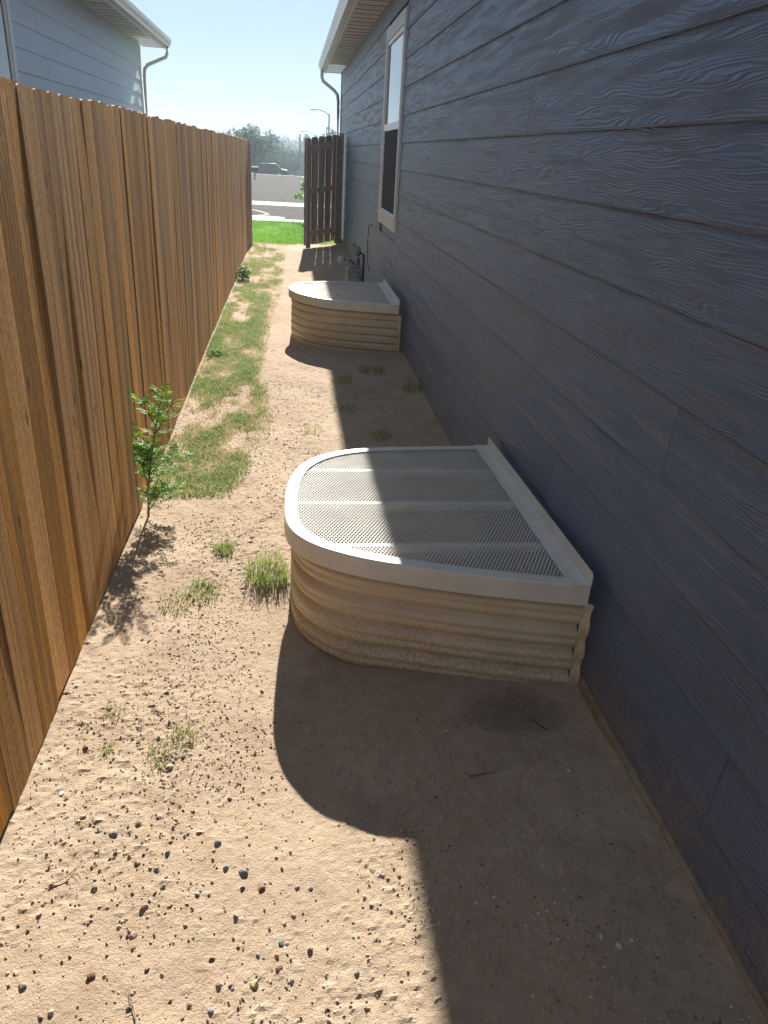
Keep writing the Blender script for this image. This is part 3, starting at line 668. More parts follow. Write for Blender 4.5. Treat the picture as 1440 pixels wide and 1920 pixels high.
# ================================================================== CEDAR FENCE
def picket(mb, x, y, w, zb, zt, th=.016, face=1, dog=.005):
    """one board whose face looks towards +x (face = 1); slightly cupped, twisted and bowed"""
    cup = rnd.uniform(-.0007, .0008); rot = rnd.gauss(0, .0035); bow = rnd.uniform(-.002, .002); tw = rnd.gauss(0, .0018); nw = 6; nh = 9; V = []
    skew = rnd.gauss(0, .003)
    for i in range(nh + 1):
        q = i / nh; z = zb + (zt - zb) * q; row = []
        for j in range(nw + 1):
            u = j / nw - .5; yy = y + u * (w - .003) + skew * (q - .5); zz = z
            if i == nh and dog > 0: zz = z - dog * max(0, (abs(u) - .36) / .14)
            o = cup * (1 - 4 * u * u) + (rot + tw * (q - .5)) * u * w + bow * 4 * q * (1 - q) + .0004 * math.sin(9 * q + y * 30)
            row.append((x + face * o, yy, zz))
        V.append(row)
    F = []; n = nw + 1; front = [p for r in V for p in r]
    for i in range(nh):
        for j in range(nw): F.append((i * n + j, i * n + j + 1, (i + 1) * n + j + 1, (i + 1) * n + j))
    if face < 0: F = [f[::-1] for f in F]
    mb.val = rnd.uniform(0, 1); mb.add(front, F)
    # edges and back
    bk = lambda p: (p[0] - face * th, p[1], p[2]); e = []
    loop = [V[i][0] for i in range(nh + 1)] + V[nh][1:] + [V[i][nw] for i in range(nh - 1, -1, -1)] + V[0][-2:0:-1]
    m = len(loop); mb.add(loop + [bk(p) for p in loop], [(i, (i + 1) % m, (i + 1) % m + m, i + m) for i in range(m)] + [tuple(range(2 * m - 1, m - 1, -1))])
def build_fence():
    fz = thing('cedar_fence', 'long brown stained cedar board fence along the left side of the yard', 'fence', (XF, 6, 0))
    seams = [1.615, 1.772, 1.902, 2.064, 2.208, 2.353, 2.498, 2.65, 2.803, 2.93]
    ys = list(seams); y = 1.615
    while y > -2.6: y -= rnd.uniform(.135, .150); ys.insert(0, y)
    y = ys[-1]
    while y < 15.05: y += rnd.uniform(.132, .150); ys.append(y)
    bays = {}
    for a, b in zip(ys[:-1], ys[1:]): bays.setdefault(int((a + 3) // 2.44), []).append((a, b))
    for k, bs in sorted(bays.items()):
        mb = MB()
        for a, b in bs:
            picket(mb, XF + rnd.uniform(-.0008, .0008), (a + b) / 2, b - a, .012 + rnd.uniform(-.01, .018), 1.835 + rnd.uniform(-.008, .008))
        mb.build('picket_panel', M['fence'], fz, fix=False)
        for z in (.32, .95, 1.55): r = MB(); r.val = rnd.random(); r.bevbox((XF - .042, (bs[0][0] + bs[-1][1]) / 2, z), (.038, bs[-1][1] - bs[0][0], .085), .003); r.build('rail', M['fence'], fz)
        p = MB(); p.val = rnd.random(); p.bevbox((XF - .11, bs[0][0], .88), (.09, .09, 1.76), .004); p.build('post', M['fence'], fz)
    t = MB(); t.val = .37                                    # torn splinter sticking up from the last board
    y = ys[-1] - .10; t.add([(XF, y, 1.82), (XF, y + .11, 1.82), (XF, y + .075, 1.85), (XF, y + .03, 1.885), (XF, y + .006, 1.955),
           (XF - .016, y, 1.82), (XF - .016, y + .11, 1.82), (XF - .016, y + .075, 1.85), (XF - .016, y + .03, 1.885), (XF - .016, y + .006, 1.955)],
          [(0, 1, 2, 3, 4), (9, 8, 7, 6, 5), (0, 4, 9, 5), (4, 3, 8, 9), (3, 2, 7, 8), (2, 1, 6, 7)])
    t.build('splinter', M['fence'], fz)
build_fence()
def dogear(mb, p0, d, w, zb, zt, th=.016, nrm=(0, -1, 0), ear=.028):
    """picket standing in the plane of d (unit x,y) with clipped corners"""
    mb.val = rnd.random(); h = zt - zb
    poly = [(0, 0), (w, 0), (w, h - ear), (w - ear, h), (ear, h), (0, h - ear)]
    q = Vector((p0[0], p0[1], zb)); mb.prism(poly, q, q + Vector(nrm) * th, (d[0], d[1], 0), (0, 0, 1))
def build_side_fence():
    t = thing('dog_ear_fence', 'dark dog-eared picket fence whose tops show behind the far end of the cedar fence', 'fence', (-1.9, 16.0, 0))
    mb = MB(); x = -.92
    while x > -3.0: dogear(mb, (x - .14, 16.0), (1, 0), .138, .03, 1.87 + rnd.uniform(-.02, .02)); x -= .150
    mb.build('picket_panel', M['gate'], t)
    for z in (.3, 1.0, 1.55): r = MB(); r.val = rnd.random(); r.bevbox((-1.95, 16.02, z), (2.1, .036, .085), .003); r.build('rail', M['gate'], t)
    p = MB(); p.val = .4; p.bevbox((-.75, 15.42, .90), (.09, .09, 1.80), .005); lp = p.build('gate_post', M['gate'])
    tag(lp, 'dark brown gate post at the street end of the cedar fence', 'post')
build_side_fence()
def build_gate():
    A = Vector((.275, 15.30, 0)); B = Vector((.93, 15.95, 0)); d = (B - A).normalized(); L = (B - A).length; nrm = Vector((d.y, -d.x, 0))   # nrm looks towards the yard
    g = thing('gate', 'dark brown dog-eared wooden gate standing ajar at the far end of the yard', 'gate', A)
    n = 5; w = (L - .019 * (n - 1)) / n; zl = lambda q: .045 + .055 * q
    for k in range(n):
        q = k / (n - 1); mb = MB(); p = A + d * (k * (w + .019)); dogear(mb, (p.x, p.y), (d.x, d.y), w, zl(q) + .02, 1.925 + .09 * q, th=.012, nrm=-nrm, ear=.026); mb.build('picket', M['gate'], g)
    for (za, zb) in ((1.71, 1.80), (.98, 1.05), (.225, .285)):
        mb = MB(); mb.val = rnd.random(); p0 = A + d * .12; p1 = A + d * (L - .14)
        P = [p0 + nrm * .002, p0 + nrm * .04, p1 + nrm * .04, p1 + nrm * .002]; h = .105
        vs = [Vector((p.x, p.y, (za if i in (0, 1) else zb))) for i, p in enumerate(P)] + [Vector((p.x, p.y, (za if i in (0, 1) else zb) + h)) for i, p in enumerate(P)]
        mb.add(vs, [(0, 1, 2, 3), (7, 6, 5, 4), (0, 4, 5, 1), (1, 5, 6, 2), (2, 6, 7, 3), (3, 7, 4, 0)]); mb.build('rail', M['gate'], g)
    for q, zt in ((0.0, 1.92), (L - .115, 1.99)):
        mb = MB(); mb.val = rnd.random(); dogear(mb, ((A + d * q + nrm * .041).x, (A + d * q + nrm * .041).y), (d.x, d.y), .11, .02 if q == 0 else .08, zt, .02, nrm=nrm, ear=.03); mb.build('stile', M['gate'], g)
    for z in (.35, 1.75):
        mb = MB(); p = A + d * (L + .01); mb.bevbox((p.x, p.y, z), (.03, .05, .12), .003); mb.build('hinge', M['black'], g)
    p = MB(); p.val = .77; p.bevbox((.985, 16.02, 1.03), (.09, .09, 2.04), .012); o = p.build('gate_post', M['gate']); tag(o, 'dark brown gate post standing against the grey house wall', 'post')
build_gate()

# ================================================================== WINDOW WELLS AND COVERS
def well(name, label, outline, zt, pitch, amp, second, z_lo=-1.0):
    t = thing(name, label, 'window well', (outline[0][0] - .5, outline[0][1] + .7, 0), 'egress window wells along the house')
    P = inset(spline(outline, 6), .022); ins = inset(spline(outline, 6), .036); zs = []
    z = z_lo
    while z < .47: zs.append(z); z += pitch / (14 if z > -.05 else 6)
    L = MB(); rows = []
    for z in zs:
        row = []
        for i, p in enumerate(P):
            q = ins[i]; nx, ny = (q[0] - p[0]) / .014, (q[1] - p[1]) / .014
            ph = math.pi * (z - .025) / pitch; o = amp * (1 - abs(math.sin(ph)) ** .55) + second * (1 - abs(math.sin(2 * ph)) ** .45)
            zz = min(z, zt(p[1]) - .012)
            low = max(0.0, min(1.0, (.24 - z) / .24)) * .030 * math.exp(-((p[0] - .20) / .16) ** 2) * (1 if p[1] < 2.6 else 0)
            dent = .006 * (vnoise(p[1] * 6 + p[0] * 4, z * 9, 51) - .5)
            row.append((p[0] + nx * (o + dent), p[1] + ny * (o + dent) - low, zz))
        rows.append(row)
    n = len(P); vs = [v for r in rows for v in r]; fs = [(i * n + k, i * n + k + 1, (i + 1) * n + k + 1, (i + 1) * n + k) for i in range(len(rows) - 1) for k in range(n - 1)]
    L.add(vs, fs); L.build('liner', M['liner'], t, smooth=True, fix=False)
    # bent mounting flanges at the wall
    for e, s in ((P[0], -1), (P[-1], 1)):
        F = MB()
        zs2 = np.arange(-1.0, zt(e[1]) - .07, .02); V = []
        for z in zs2:
            o = .006 * math.sin(z * 60) + .004 * (vnoise(z * 30, e[1], 52) - .5)
            V.append([(e[0] - .004, e[1], z), (e[0] + .010 + o * .5, e[1] + s * (.004 + o), z), (e[0] + .026, e[1] + s * (.016 + o * 1.3), z)])
        m = len(V); F.add([p for r in V for p in r], [(i * 3 + k, i * 3 + k + 1, i * 3 + 4 + k, i * 3 + 3 + k) for i in range(m - 1) for k in range(2)])
        F.build('mounting_flange', M['liner'], t, fix=False)
    # gravel in the bottom
    B = inset(spline(outline, 3), .03); bm = MB(); bm.add([(x, y, -.95) for x, y in B] + [(1.06, B[-1][1], -.95), (1.06, B[0][1], -.95)], [tuple(range(len(B) + 2))]); bm.build('well_floor', M['shingle'], t)
    return t
def cover(label, outline, zt, sx=.0142, sy=.0285, bars=(.24, .51, .77), slab=None):
    x1 = outline[0][0]; c = thing('well_cover', label, 'well cover', (x1 - .5, outline[0][1] + .7, zt(outline[0][1])), 'window well covers')
    P = spline(outline, 8); I = inset(P, .052); n = len(P); F = MB()
    S = .078; P2 = inset(P, -.001); r = .005
    rings = [[(p[0], p[1], zt(p[1]) - S) for p in P2], [(p[0], p[1], zt(p[1]) - r) for p in P2], [(p[0], p[1], zt(p[1]) - r * .3) for p in inset(P, r * .35)], [(p[0], p[1], zt(p[1])) for p in inset(P, r)],
             [(p[0], p[1], zt(p[1])) for p in I], [(p[0], p[1], zt(p[1]) - .006) for p in I], [(p[0], p[1], zt(p[1]) - .006) for p in inset(P, .004)], [(p[0], p[1], zt(p[1]) - S) for p in inset(P, .003)]]
    vs = [v for q in rings for v in q]; fs = [(k * n + i, k * n + i + 1, (k + 1) * n + i + 1, (k + 1) * n + i) for k in range(len(rings) - 1) for i in range(n - 1)]
    F.add(vs, fs); e0 = [k * n for k in range(len(rings))]; e1 = [k * n + n - 1 for k in range(len(rings))]
    F.f += [tuple(e0), tuple(e1[::-1])]; F.a += [0, 0]
    F.build('rim', M['cover'], c, fix=True)
    # wall-side plate and its upturned flange
    y0, y1 = outline[0][1], outline[-1][1]; W_ = MB(); pw = .072
    def strip(xa, za, xb, zb, th):                           # a folded steel strip running along the wall
        A = [(xa, y0 + .004, zt(y0) + za), (xb, y0 + .004, zt(y0) + zb), (xb, y1 - .004, zt(y1) + zb), (xa, y1 - .004, zt(y1) + za)]
        d = Vector((zb - za, 0, -(xb - xa))).normalized() * th
        W_.add(A + [tuple(Vector(p) + d) for p in A], [(0, 1, 2, 3), (7, 6, 5, 4), (0, 4, 5, 1), (1, 5, 6, 2), (2, 6, 7, 3), (3, 7, 4, 0)])
    strip(x1 - pw, .0030, x1, .0030, .003)
    W_.build('back_plate', M['cover'], c)
    W2 = MB(); ya, yb, h = y0 + .002, y1 - .002, .048; cr = .018
    poly = [(0, 0), (yb - ya, 0), (yb - ya, h - cr * .6), (yb - ya - cr * .5, h), (cr * .5, h), (0, h - cr * .6)]
    sl = (zt(yb) - zt(ya)) / (yb - ya); q = [(x1 + .001, ya + a, zt(ya) + sl * a + b) for a, b in poly]
    W2.add(q + [(x + .0025, y, z) for x, y, z in q], [tuple(range(6)), tuple(range(11, 5, -1))] + [(i, i + 6, (i + 1) % 6 + 6, (i + 1) % 6) for i in range(6)]); W2.build('wall_flange', M['cover'], c)
    # expanded metal: a diamond net of tilted strands, real holes between
    ylo, yhi = min(p[1] for p in I), max(p[1] for p in I); xlo = min(p[0] for p in I); poly = inset(P, .040) + [(x1 - pw + .02, y1 - .04), (x1 - pw + .02, y0 + .04)]
    nx = int((x1 - xlo) / sx) + 2; ny = int((yhi - ylo) / sy) + 2; ii, jj = np.meshgrid(np.arange(nx), np.arange(ny * 2), indexing='ij')
    px = xlo - sx + ii * sx + (jj % 2) * sx / 2; py = ylo - sy + jj * sy / 2; V = []; Fq = []
    for di in (0, 1):
        a = np.stack([px[:, :-1], py[:, :-1]], -1); off = (jj[:, :-1] % 2)
        bx = px[:, :-1] + sx * .5 * (1 if di else -1); by = py[:, 1:]; b = np.stack([bx, by], -1)
        a = a.reshape(-1, 2); b = b.reshape(-1, 2); m = (a + b) / 2; k = inside(m[:, 0], m[:, 1], poly); a, b = a[k], b[k]
        d = b - a; d /= np.linalg.norm(d, axis=1)[:, None]; nn = np.stack([-d[:, 1], d[:, 0]], -1); nn *= np.sign(nn[:, :1]); w = .0027
        zz = np.array([zt(0) + 0 * v for v in a[:, 0]]); za = np.array([zt(v) for v in a[:, 1]]) - .0075; zb = np.array([zt(v) for v in b[:, 1]]) - .0075
        hi, lo, th = .0004, -.0004, -.0018; a = a - d * .0006; b = b + d * .0006
        q = [np.c_[a + nn * w / 2, za + lo], np.c_[a - nn * w / 2, za + hi], np.c_[b - nn * w / 2, zb + hi], np.c_[b + nn * w / 2, zb + lo],
             np.c_[a + nn * w / 2, za + lo + th], np.c_[a - nn * w / 2, za + hi + th], np.c_[b - nn * w / 2, zb + hi + th], np.c_[b + nn * w / 2, zb + lo + th]]
        base = sum(len(v) for v in V); vv = np.stack(q, 1).reshape(-1, 3); i0 = base + np.arange(len(a))[:, None] * 8
        for f in ((0, 1, 2, 3), (1, 5, 6, 2), (4, 0, 3, 7), (7, 6, 5, 4)): Fq.append(i0 + np.array(f)[None])
        V.append(vv)
    me = npmesh('expanded_mesh', np.concatenate(V), np.concatenate(Fq), M['mesh'], c)
    for q in bars:                                           # stiffening bars under the net
        y = y0 + (y1 - y0) * q; xs = [p[0] for p in I if abs(p[1] - y) < .05 and p[0] < .6]; xa = min(xs) if xs else xlo
        b = MB(); b.bevbox(((xa + x1) / 2 - .03, y, zt(y) - .028), (x1 - xa - .02, .030, .028), .003); b.build('crossbar', M['cover'], c)
    return c
z1 = lambda y: .415 - .028 * (y - 2.13)
z2 = lambda y: .47
well('window_well', 'nearer cream corrugated steel window well against the grey wall, mud on its lower ridges', WELL1, z1, .100, .030, .016)
cover('cream mesh cover on the nearer window well, diamond holes and crossbars clearly visible', WELL1, z1)
well('window_well', 'farther cream corrugated window well beside the gas meter, with finer ridges', WELL2, z2, .072, .022, .010)
cover('pale mesh cover on the farther window well, half in the eave shadow', WELL2, z2)

# ================================================================== GAS METER
def build_meter():
    t = thing('gas_meter', 'grey gas meter with regulator and pipes on the house wall behind the farther well', 'gas meter', (.78, 9.5, 0)); x, y = .775, 9.5
    b = MB(); b.bevbox((x, y, .26), (.19, .15, .30), .035); b.bevbox((x, y, .43), (.17, .13, .06), .02); b.lathe([(.075, 0), (.09, .012), (.09, .03), (.06, .035)], (x + .03, y - .105, .26), 'Y'); b.build('meter_body', M['meter'], t)
    d = MB(); d.bevbox((x - .155, y - .01, .545), (.075, .07, .085), .016); d.build('index_box', M['plastic'], t)
    p = MB(); p.tube([(x + .05, y, .44), (x + .05, y, .60), (x + .045, y, .64), (x + .02, y, .67)], .021, 10); p.tube([(x - .115, y, .545), (x - .03, y, .53), (x, y, .50), (x, y, .44)], .018, 10)
    p.tube([(x + .02, y + .02, -.05), (x + .02, y + .02, .30)], .02, 10); p.tube([(x + .05, y, .62), (x + .06, y + .03, .635), (x + .12, y + .05, .60), (x + .12, y + .05, -.05)], .018, 8); p.build('pipe', M['pipe'], t, smooth=True)
    r = MB(); r.lathe([(.02, -.03), (.045, -.022), (.05, 0), (.045, .022), (.02, .03)], (x + .03, y - .02, .665), 'Y', 16); r.lathe([(.018, 0), (.018, .05), (.012, .06)], (x - .01, y - .01, .68), 'Z', 10); r.build('regulator', M['meter'], t)
    for q, ax in (((x + .05, y, .475), 'Z'), ((x, y, .475), 'Z'), ((x + .05, y, .585), 'Z'), ((x - .08, y, .54), 'X')):
        n = MB(); n.lathe([(.028, -.014), (.033, 0), (.028, .014)], q, ax, 6); n.build('union_nut', M['galv'], t)
build_meter()

# ================================================================== STONES, TWIGS, GRIT
def stone_mesh(seed, sub=2):
    import bmesh
    bm = bmesh.new(); bmesh.ops.create_icosphere(bm, subdivisions=sub, radius=1); r = random.Random(seed)
    cuts = [(Vector((r.gauss(0, 1), r.gauss(0, 1), r.gauss(0, 1))).normalized(), r.uniform(.42, .82)) for _ in range(11)]
    for v in bm.verts:
        for nrm, d in cuts:
            k = v.co.dot(nrm) - d
            if k > 0: v.co -= nrm * k * .92
        v.co *= 1 + r.uniform(-.03, .03)
    bm.normal_update(); me = bpy.data.meshes.new('pebble'); bm.to_mesh(me); bm.free()
    return me
SM = {}
for i, c in enumerate(ST):
    SM[c] = [stone_mesh(100 * i + k) for k in range(3)]
    for me in SM[c]: me.materials.append(ST[c])
def stone(x, y, s, c, label, group=None):
    me = SM[c][rnd.randrange(3)]; o = bpy.data.objects.new('pebble', me); C.objects.link(o)
    s *= 1.15; a, b, d = s * rnd.uniform(.8, 1.25), s * rnd.uniform(.75, 1.1), s * rnd.uniform(.55, .85); o.scale = (a / 2, b / 2, d / 2)
    o.location = (x, y, float(ground_z(x, y)) + d * .10); o.rotation_euler = (rnd.uniform(-.3, .3), rnd.uniform(-.3, .3), rnd.uniform(0, 6.28))
    return tag(o, label, 'pebble', group)
NAMED = [(-.446, 1.141, .024, 'red', 'reddish-brown stone alone on the sand at lower left, casting a dark shadow'), (-.196, 1.508, .024, 'grey', 'largest grey pebble among the cluster left of the shadow curve'),
 (-.121, 1.413, .023, 'grey', 'rounded speckled grey pebble right of the cluster middle'), (-.072, 1.368, .022, 'red', 'maroon pebble at the right end of the cluster'),
 (-.323, 1.468, .019, 'green', 'blue-green pebble in the middle of the cluster'), (-.019, 1.22, .018, 'green', 'dark green pebble below the shadow curve'),
 (-.358, 1.307, .022, 'pink', 'flat pink pebble lying by itself below the cluster'), (-.08, 1.119, .024, 'yellow', 'yellowish pebble close to the photo bottom'),
 (-.475, 1.539, .023, 'grey', 'long pale grey pebble at the left of the cluster'), (-.626, 1.869, .021, 'red', 'dark red-brown stone nearest the cedar fence'),
 (-.592, 2.05, .020, 'brown', 'square brown stone between fence and withered tufts'), (-.361, 1.788, .021, 'sand', 'tan chunk of sandstone just below the withered tufts'),
 (-.326, 1.832, .019, 'green', 'bluish pebble beside the withered dark tuft'), (-.649, 1.684, .018, 'white', 'white pebble on the sand near the fence'),
 (-.211, 1.71, .013, 'white', 'small whitish pebble left of the well shadow'), (-.097, 2.176, .019, 'brown', 'brown stone just left of the well shadow edge'),
 (.763, 1.138, .020, 'white', 'larger of two white chips lying in the shade at lower right'), (.793, 1.109, .015, 'white', 'smaller of two white chips lying in the shade at lower right'),
 (-.588, 1.126, .017, 'grey', 'dark blue-grey pebble near the lower left photo edge')]
for q in NAMED: stone(*q)
REST = [(-.25, 1.543), (-.318, 1.529), (-.361, 1.422), (-.396, 1.442), (-.168, 1.429), (-.317, 1.397), (-.234, 1.346), (.02, 1.371), (.051, 1.201), (-.134, 1.289), (-.371, 1.238), (-.182, 1.179), (-.162, 1.115), (-.222, 1.071),
        (-.024, 1.155), (.006, 1.127), (.16, 1.132), (.111, 1.074), (-.489, 1.369), (-.375, 2.069), (-.162, 1.866), (-.379, 1.833), (-.569, 1.594), (-.418, 1.568), (-.603, 1.305), (.197, 1.334), (-.349, 1.067), (-.173, 1.056), (.022, 1.023), (-.531, 1.06)]
for x, y in REST: stone(x, y, rnd.uniform(.013, .019), rnd.choice(['brown', 'grey', 'grey', 'brown', 'sand', 'pink']), 'small brown or grey pebble, one of many scattered on the sunlit sand', 'pebbles scattered on the sunlit sand')
for k in range(115):
    if k < 75: x, y = rnd.gauss(-.20, .22), rnd.gauss(1.38, .22)
    else: x, y = rnd.uniform(-.65, -.05), rnd.uniform(1.6, 4.2)
    if x < -.70 or x > .33 or y < .95: continue
    stone(x, y, rnd.uniform(.005, .014), rnd.choice(['brown', 'grey', 'sand', 'brown', 'sand', 'pink']), 'small brown or grey pebble, one of many scattered on the sunlit sand', 'pebbles scattered on the sunlit sand')
for x, y in [(.69, 1.118), (.726, 1.017), (.533, 1.294), (.797, .999), (.773, .965), (.909, 1.548), (.875, 1.702), (.62, 1.6), (.45, 1.15), (.85, 1.35)]:
    stone(x, y, rnd.uniform(.007, .011), rnd.choice(['white', 'sand', 'white', 'pink']), 'tiny pale chip lying on the shaded dirt beside the wall', 'pale chips on the shaded dirt')
tag(stone(.46, 7.42, .025, 'grey', 'dark pebble lying on the farther well cover'), cat='pebble').location.z = .475
def build_grit():
    n = 34000; x = npr.uniform(-.74, 1.04, n); y = .8 + 5.2 * npr.uniform(0, 1, n) ** 1.7
    k = npr.uniform(0, 1, n) < np.clip(vnoise(x * 2.4, y * 2.1, 61) * 2.2 - .45, .12, 1); x, y = x[k], y[k]
    bad = inside(x, y, spline(WELL1) + [(1.06, 3.58), (1.06, 2.1)]); x, y = x[~bad], y[~bad]; n = len(x)
    s = .0010 + .0050 * npr.uniform(0, 1, n) ** 3.2; z = ground_z(x, y) + s * .25
    base = np.array([[1, 0, 0], [-1, 0, 0], [0, 1, 0], [0, -1, 0], [0, 0, 1], [0, 0, -1]], float); tri = np.array([[0, 2, 4], [2, 1, 4], [1, 3, 4], [3, 0, 4], [2, 0, 5], [1, 2, 5], [3, 1, 5], [0, 3, 5]])
    a = npr.uniform(0, 6.28, n); v = base[None] * (s[:, None, None] * npr.uniform(.55, 1.35, (n, 6, 1))); c_, s_ = np.cos(a)[:, None], np.sin(a)[:, None]
    vx = v[..., 0] * c_ - v[..., 1] * s_; vy = v[..., 0] * s_ + v[..., 1] * c_; v = np.stack([vx + x[:, None], vy + y[:, None], v[..., 2] * .8 + z[:, None]], -1).reshape(-1, 3)
    f = (tri[None] + np.arange(n)[:, None, None] * 6).reshape(-1, 3); sd_ = np.repeat(np.clip(npr.normal(.55, .22, n), 0, 1), 8)
    m = 2600; cx = npr.choice([-.33, -.42, -.25, -.50, -.18, -.36], m) + npr.normal(0, .07, m); cy = npr.choice([1.84, 2.05, 2.35, 2.62, 2.9, 3.3], m) + npr.normal(0, .12, m); k = (cx > -.73) & (cx < -.04); cx, cy = cx[k], cy[k]; m = len(cx)
    ss = npr.uniform(.0008, .0030, m); a = npr.uniform(0, 6.28, m); v2 = base[None] * ss[:, None, None] * np.stack([npr.uniform(1, 4, m), npr.uniform(.4, .9, m), npr.uniform(.4, .8, m)], -1)[:, None, :]
    vx = v2[..., 0] * np.cos(a)[:, None] - v2[..., 1] * np.sin(a)[:, None]; vy = v2[..., 0] * np.sin(a)[:, None] + v2[..., 1] * np.cos(a)[:, None]
    v2 = np.stack([vx + cx[:, None], vy + cy[:, None], v2[..., 2] + (ground_z(cx, cy) + .0015)[:, None]], -1).reshape(-1, 3)
    f = np.concatenate([f, (tri[None] + (n + np.arange(m))[:, None, None] * 6).reshape(-1, 3)]); v = np.concatenate([v, v2]); sd_ = np.concatenate([sd_, np.repeat(npr.uniform(0, .22, m), 8)])
    tag(npmesh('loose_gravel', v, f, M['grit'], attr=sd_), 'loose grit and crumbs of soil strewn over the sandy dirt', 'gravel', kind='stuff')
build_grit()
def twig(x, y, L, a, r, label, mat='twig', fork=True):
    m = MB(); pts = []; px, py = x, y
    for k in range(6): pts.append((px, py, float(ground_z(px, py, False)) + .006)); a += rnd.uniform(-.35, .35); px += math.cos(a) * L / 5; py += math.sin(a) * L / 5
    m.tube(pts, [r, r, r * .9, r * .8, r * .6, r * .35], 5)
    if fork:
        for j in (2, 3):
            b = a + rnd.choice((-1, 1)) * .9; p = pts[j]; m.tube([p, (p[0] + math.cos(b) * L * .2, p[1] + math.sin(b) * L * .2, p[2] + .012)], [r * .7, r * .3], 5)
    tag(m.build('twig', M[mat], smooth=True), label, 'twig')
twig(.56, 1.72, .085, .3, .0018, 'dark forked twig lying in the shade in front of the nearer well')
twig(.88, 1.93, .09, 2.6, .0018, 'dark root sticking out of the soil below the nearer well')
twig(-.60, 1.38, .10, .5, .0014, 'thin dry stalk on the sand near the fence', 'straw')
twig(-.33, 1.03, .09, 2.0, .0014, 'curled dry stalk near the photo bottom', 'straw')
twig(-.42, 2.02, .07, 2.2, .0014, 'dry stalk lying beside the withered tufts', 'straw', False)
twig(-.15, 3.45, .12, .2, .0018, 'dry stalk left of the nearer well top', 'straw', False)

# ================================================================== BEYOND THE GATE
def crown(c, rad, n, size, lumps=9):
    parts = []
    for k in range(lumps):
        d = Vector((rnd.gauss(0, 1), rnd.gauss(0, 1), rnd.gauss(0, .8))).normalized() * rnd.uniform(.2, .72)
        parts.append(leaf_cloud((c[0] + d.x * rad[0], c[1] + d.y * rad[1], c[2] + d.z * rad[2]), [r * rnd.uniform(.35, .55) for r in rad], n // lumps, size, 1))
    return merge(parts)
def tree(x, y, h, w, label, n=1500, mat='treeleaf', low=.12, name='tree'):
    z = float(terr(np.array([x]), np.array([y]))[0]); t = thing(name, label, 'tree', (x, y, z), 'trees beyond the street')
    m = MB(); m.tube([(x, y, z - .2), (x + .1, y, z + h * .3), (x - .1, y, z + h * .7)], [h * .03, h * .022, h * .008], 7)
    for k in range(4):
        a = k * 1.6 + rnd.random(); m.tube([(x, y, z + h * (.25 + .08 * k)), (x + math.cos(a) * w * .3, y + math.sin(a) * w * .3, z + h * (.45 + .09 * k))], [h * .012, h * .005], 5)
    m.build('trunk', M['bark'], t); v, f, s = crown((x, y, z + h * (.5 + low / 2)), (w / 2, w / 2, h * (.5 - low / 2)), n, h * .035); npmesh('crown', v, f, M[mat], t, attr=s)
def px2(px, Y):                                              # x of a picture column at the horizon, for laying out the far street
    return (px - 720 + 184 * 1.0) / 1406.2 * Y * 1.0
TR = [(474, 95, 6.2, 5.5, 'dark tall tree farthest left, just past the fence end'), (490, 150, 9.4, 8, 'blue-green tall tree beside the darkest left tree'), (480, 120, 6.5, 7, 'low dark tree behind the parked vehicle'),
      (513, 130, 6.6, 9, 'round olive-green tree in the middle of the gap'), (502, 105, 4.2, 5, 'small olive bush-like tree before the round tree'), (524, 112, 4.0, 5.5, 'pale grey-green tree left of the wooden pole'),
      (535, 150, 7.2, 8, 'mid green tree behind the tall wooden pole'), (546, 165, 7.6, 9, 'hazy tree just left of the wooden pole'), (562, 160, 7.0, 9, 'hazy tree between the pole and the gate'), (610, 140, 10.0, 8, 'tree top showing above the gate pickets'),
      (470, 170, 12.0, 10, 'hazy tree mostly hidden by the cedar fence end'), (585, 180, 8, 10, 'hazy tree behind the gate pickets')]
for px, Y, h, w, lb in TR: tree(px2(px, Y), Y, h, w, lb, 1700)
def build_woods():
    parts = []
    for k in range(420):
        Y = rnd.uniform(250, 560); X = px2(rnd.uniform(380, 720), Y); z = float(terr(np.array([X]), np.array([Y]))[0]); h = rnd.uniform(5, 11)
        parts.append(leaf_cloud((X, Y, z + h * .5), (h * .5, h * .5, h * .55), 46, h * .13, 1))
    v, f, s = merge(parts); tag(npmesh('wooded_hillside', v, f, M['treeleaf'], attr=s), 'distant hazy wooded hillside closing the view down the street', 'woods', kind='stuff')
build_woods()
def street_lamp(px, Y, ztop, arm, label):
    x = px2(px, Y); zb = float(terr(np.array([x]), np.array([Y]))[0]); t = thing('street_lamp', label, 'street lamp', (x, Y, zb), 'street lamps far down the road')
    m = MB(); m.tube([(x, Y, zb), (x, Y, ztop)], [.14, .085], 8); m.build('pole', M['polewood'], t)
    m = MB(); m.tube([(x, Y, ztop - .15), (x - arm * .35, Y, ztop + .25), (x - arm * .75, Y, ztop + .42), (x - arm, Y, ztop + .42)], [.06, .055, .05, .05], 7); m.build('arm', M['galv'], t)
    m = MB(); m.bevbox((x - arm - .3, Y, ztop + .40), (.75, .30, .16), .05); m.build('lamp_head', M['lamp'], t)
street_lamp(601, 110, 6.20, 1.75, 'taller street lamp standing above the gate')
street_lamp(578, 165, 4.75, 2.1, 'smaller distant street lamp whose arm shows left of the gate top')
def pole(px, Y, ztop, label, cross=True):
    x = px2(px, Y); zb = float(terr(np.array([x]), np.array([Y]))[0]) - .3; t = thing('utility_pole', label, 'utility pole', (x, Y, zb), 'utility poles far down the road')
    m = MB(); m.tube([(x, Y, zb), (x, Y, ztop)], [.19, .13], 8); m.build('pole', M['polewood'], t)
    if cross:
        m = MB(); m.box((x, Y - .15, ztop - .6), (1.3, .1, .12)); m.build('crossarm', M['polewood'], t)
pole(553, 150, 4.45, 'tall bare wooden utility pole left of the gate', False)
pole(537, 230, 1.9, 'faint distant pole in front of the wooded hill')
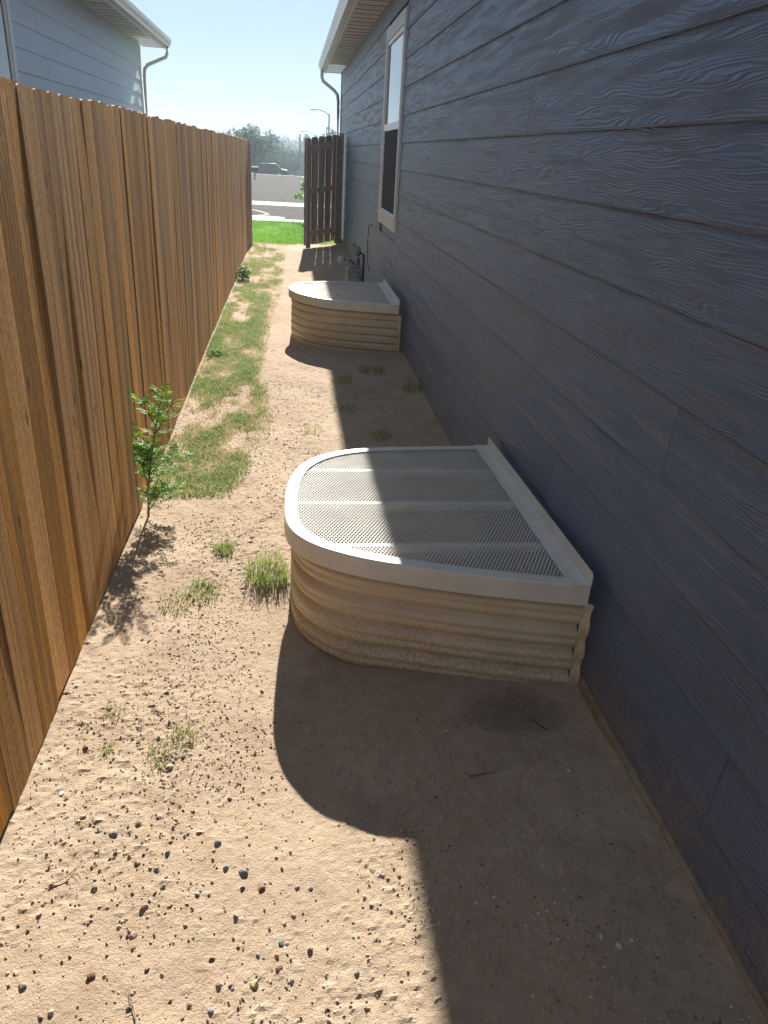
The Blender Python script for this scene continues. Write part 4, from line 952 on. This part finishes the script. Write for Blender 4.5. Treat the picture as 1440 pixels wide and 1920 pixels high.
pole(559, 190, .4, 'short distant pole just right of the tall wooden pole', False)
def build_mailbox():
    x, y = px2(478, 52) - .02, 52.0; t = thing('mailbox', 'black mailbox on a thin post across the street', 'mailbox', (x, y, .0)); m = MB()
    m.prism([(-.13, 0), (.13, 0), (.13, .16), (.10, .22), (.04, .25), (-.04, .25), (-.10, .22), (-.13, .16)], (x - .19, y, .42), (x + .22, y + .06, .42), (0, 1, 0), (0, 0, 1)); m.build('box', M['black'], t)
    m = MB(); m.bevbox((x, y, .18), (.08, .08, .48), .01); m.build('post', M['black'], t)
    m = MB(); m.box((x + .1, y - .14, .66), (.03, .01, .12)); m.build('flag', M['galv'], t)
build_mailbox()
def build_vehicle():
    y = 92.0; x = px2(497, y); z = float(terr(np.array([x]), np.array([y]))[0]) + .45
    t = thing('parked_vehicle', 'dark vehicle parked among the trees across the street', 'vehicle', (x, y, z)); L = 2.3; b = MB()
    prof = [(-L, .35), (-L, .85), (-L * .62, .95), (-L * .40, 1.45), (L * .45, 1.5), (L * .72, .98), (L, .88), (L, .35)]
    b.prism(prof, (x, y - .9, z), (x, y + .9, z), (1, 0, 0), (0, 0, 1)); b.build('body', M['carpaint'], t)
    g = MB(); g.prism([(-L * .52, 1.0), (-L * .36, 1.38), (L * .42, 1.42), (L * .62, 1.02)], (x, y - .915, z), (x, y - .90, z), (1, 0, 0), (0, 0, 1)); g.build('window', M['glass'], t)
    for sx in (-.62, .62):
        for sy in (-.82, .82):
            w = MB(); w.lathe([(.2, -.1), (.36, -.09), (.36, .09), (.2, .1)], (x + sx * L, y + sy, z + .36), 'Y', 16); wo = w.build('wheel', M['black'], t)
            r = MB(); r.lathe([(.19, -.115), (.05, -.12)], (x + sx * L, y + sy, z + .36), 'Y', 12); r.build('rim', M['galv'], wo)
build_vehicle()
def build_bush():
    x, y = .42, 21.6; t = thing('young_tree', 'light green leafy young tree peeking out from behind the gate', 'tree', (x, y, 0)); m = MB()
    m.tube([(x + .1, y, -.05), (x + .1, y, .5), (x + .12, y, 1.1)], [.03, .022, .01], 7); parts = []
    for k in range(9):
        a = rnd.uniform(0, 6.28); z = rnd.uniform(.45, 1.05); q = rnd.uniform(.1, .34); tip = (x + .1 + q * math.cos(a), y + q * math.sin(a), z + .08); m.tube([(x + .1, y, z - .12), tip], [.01, .004], 5)
        parts.append(leaf_cloud(tip, (.13, .13, .12), 45, .045))
    m.build('trunk', M['bark'], t); v, f, s = merge(parts); npmesh('foliage', v, f, M['bush'], t, attr=s)
build_bush()
# ================================================================== AIR
def build_haze():
    m = bpy.data.materials.new('haze_air'); m.use_nodes = True; n = m.node_tree.nodes; n.remove(n['Principled BSDF'])
    v = n.new('ShaderNodeVolumePrincipled'); v.inputs['Color'].default_value = (.70, .86, 1.0, 1); v.inputs['Density'].default_value = HAZE; v.inputs['Anisotropy'].default_value = .1
    m.node_tree.links.new(v.outputs[0], n['Material Output'].inputs['Volume'])
    b = MB(); b.box((0, 300, 6), (1500, 660, 30)); o = b.build('haze', m); tag(o, kind='stuff', label='thin bluish summer haze over the street and hills', cat='haze')
HAZE = .0016
if HAZE: build_haze()
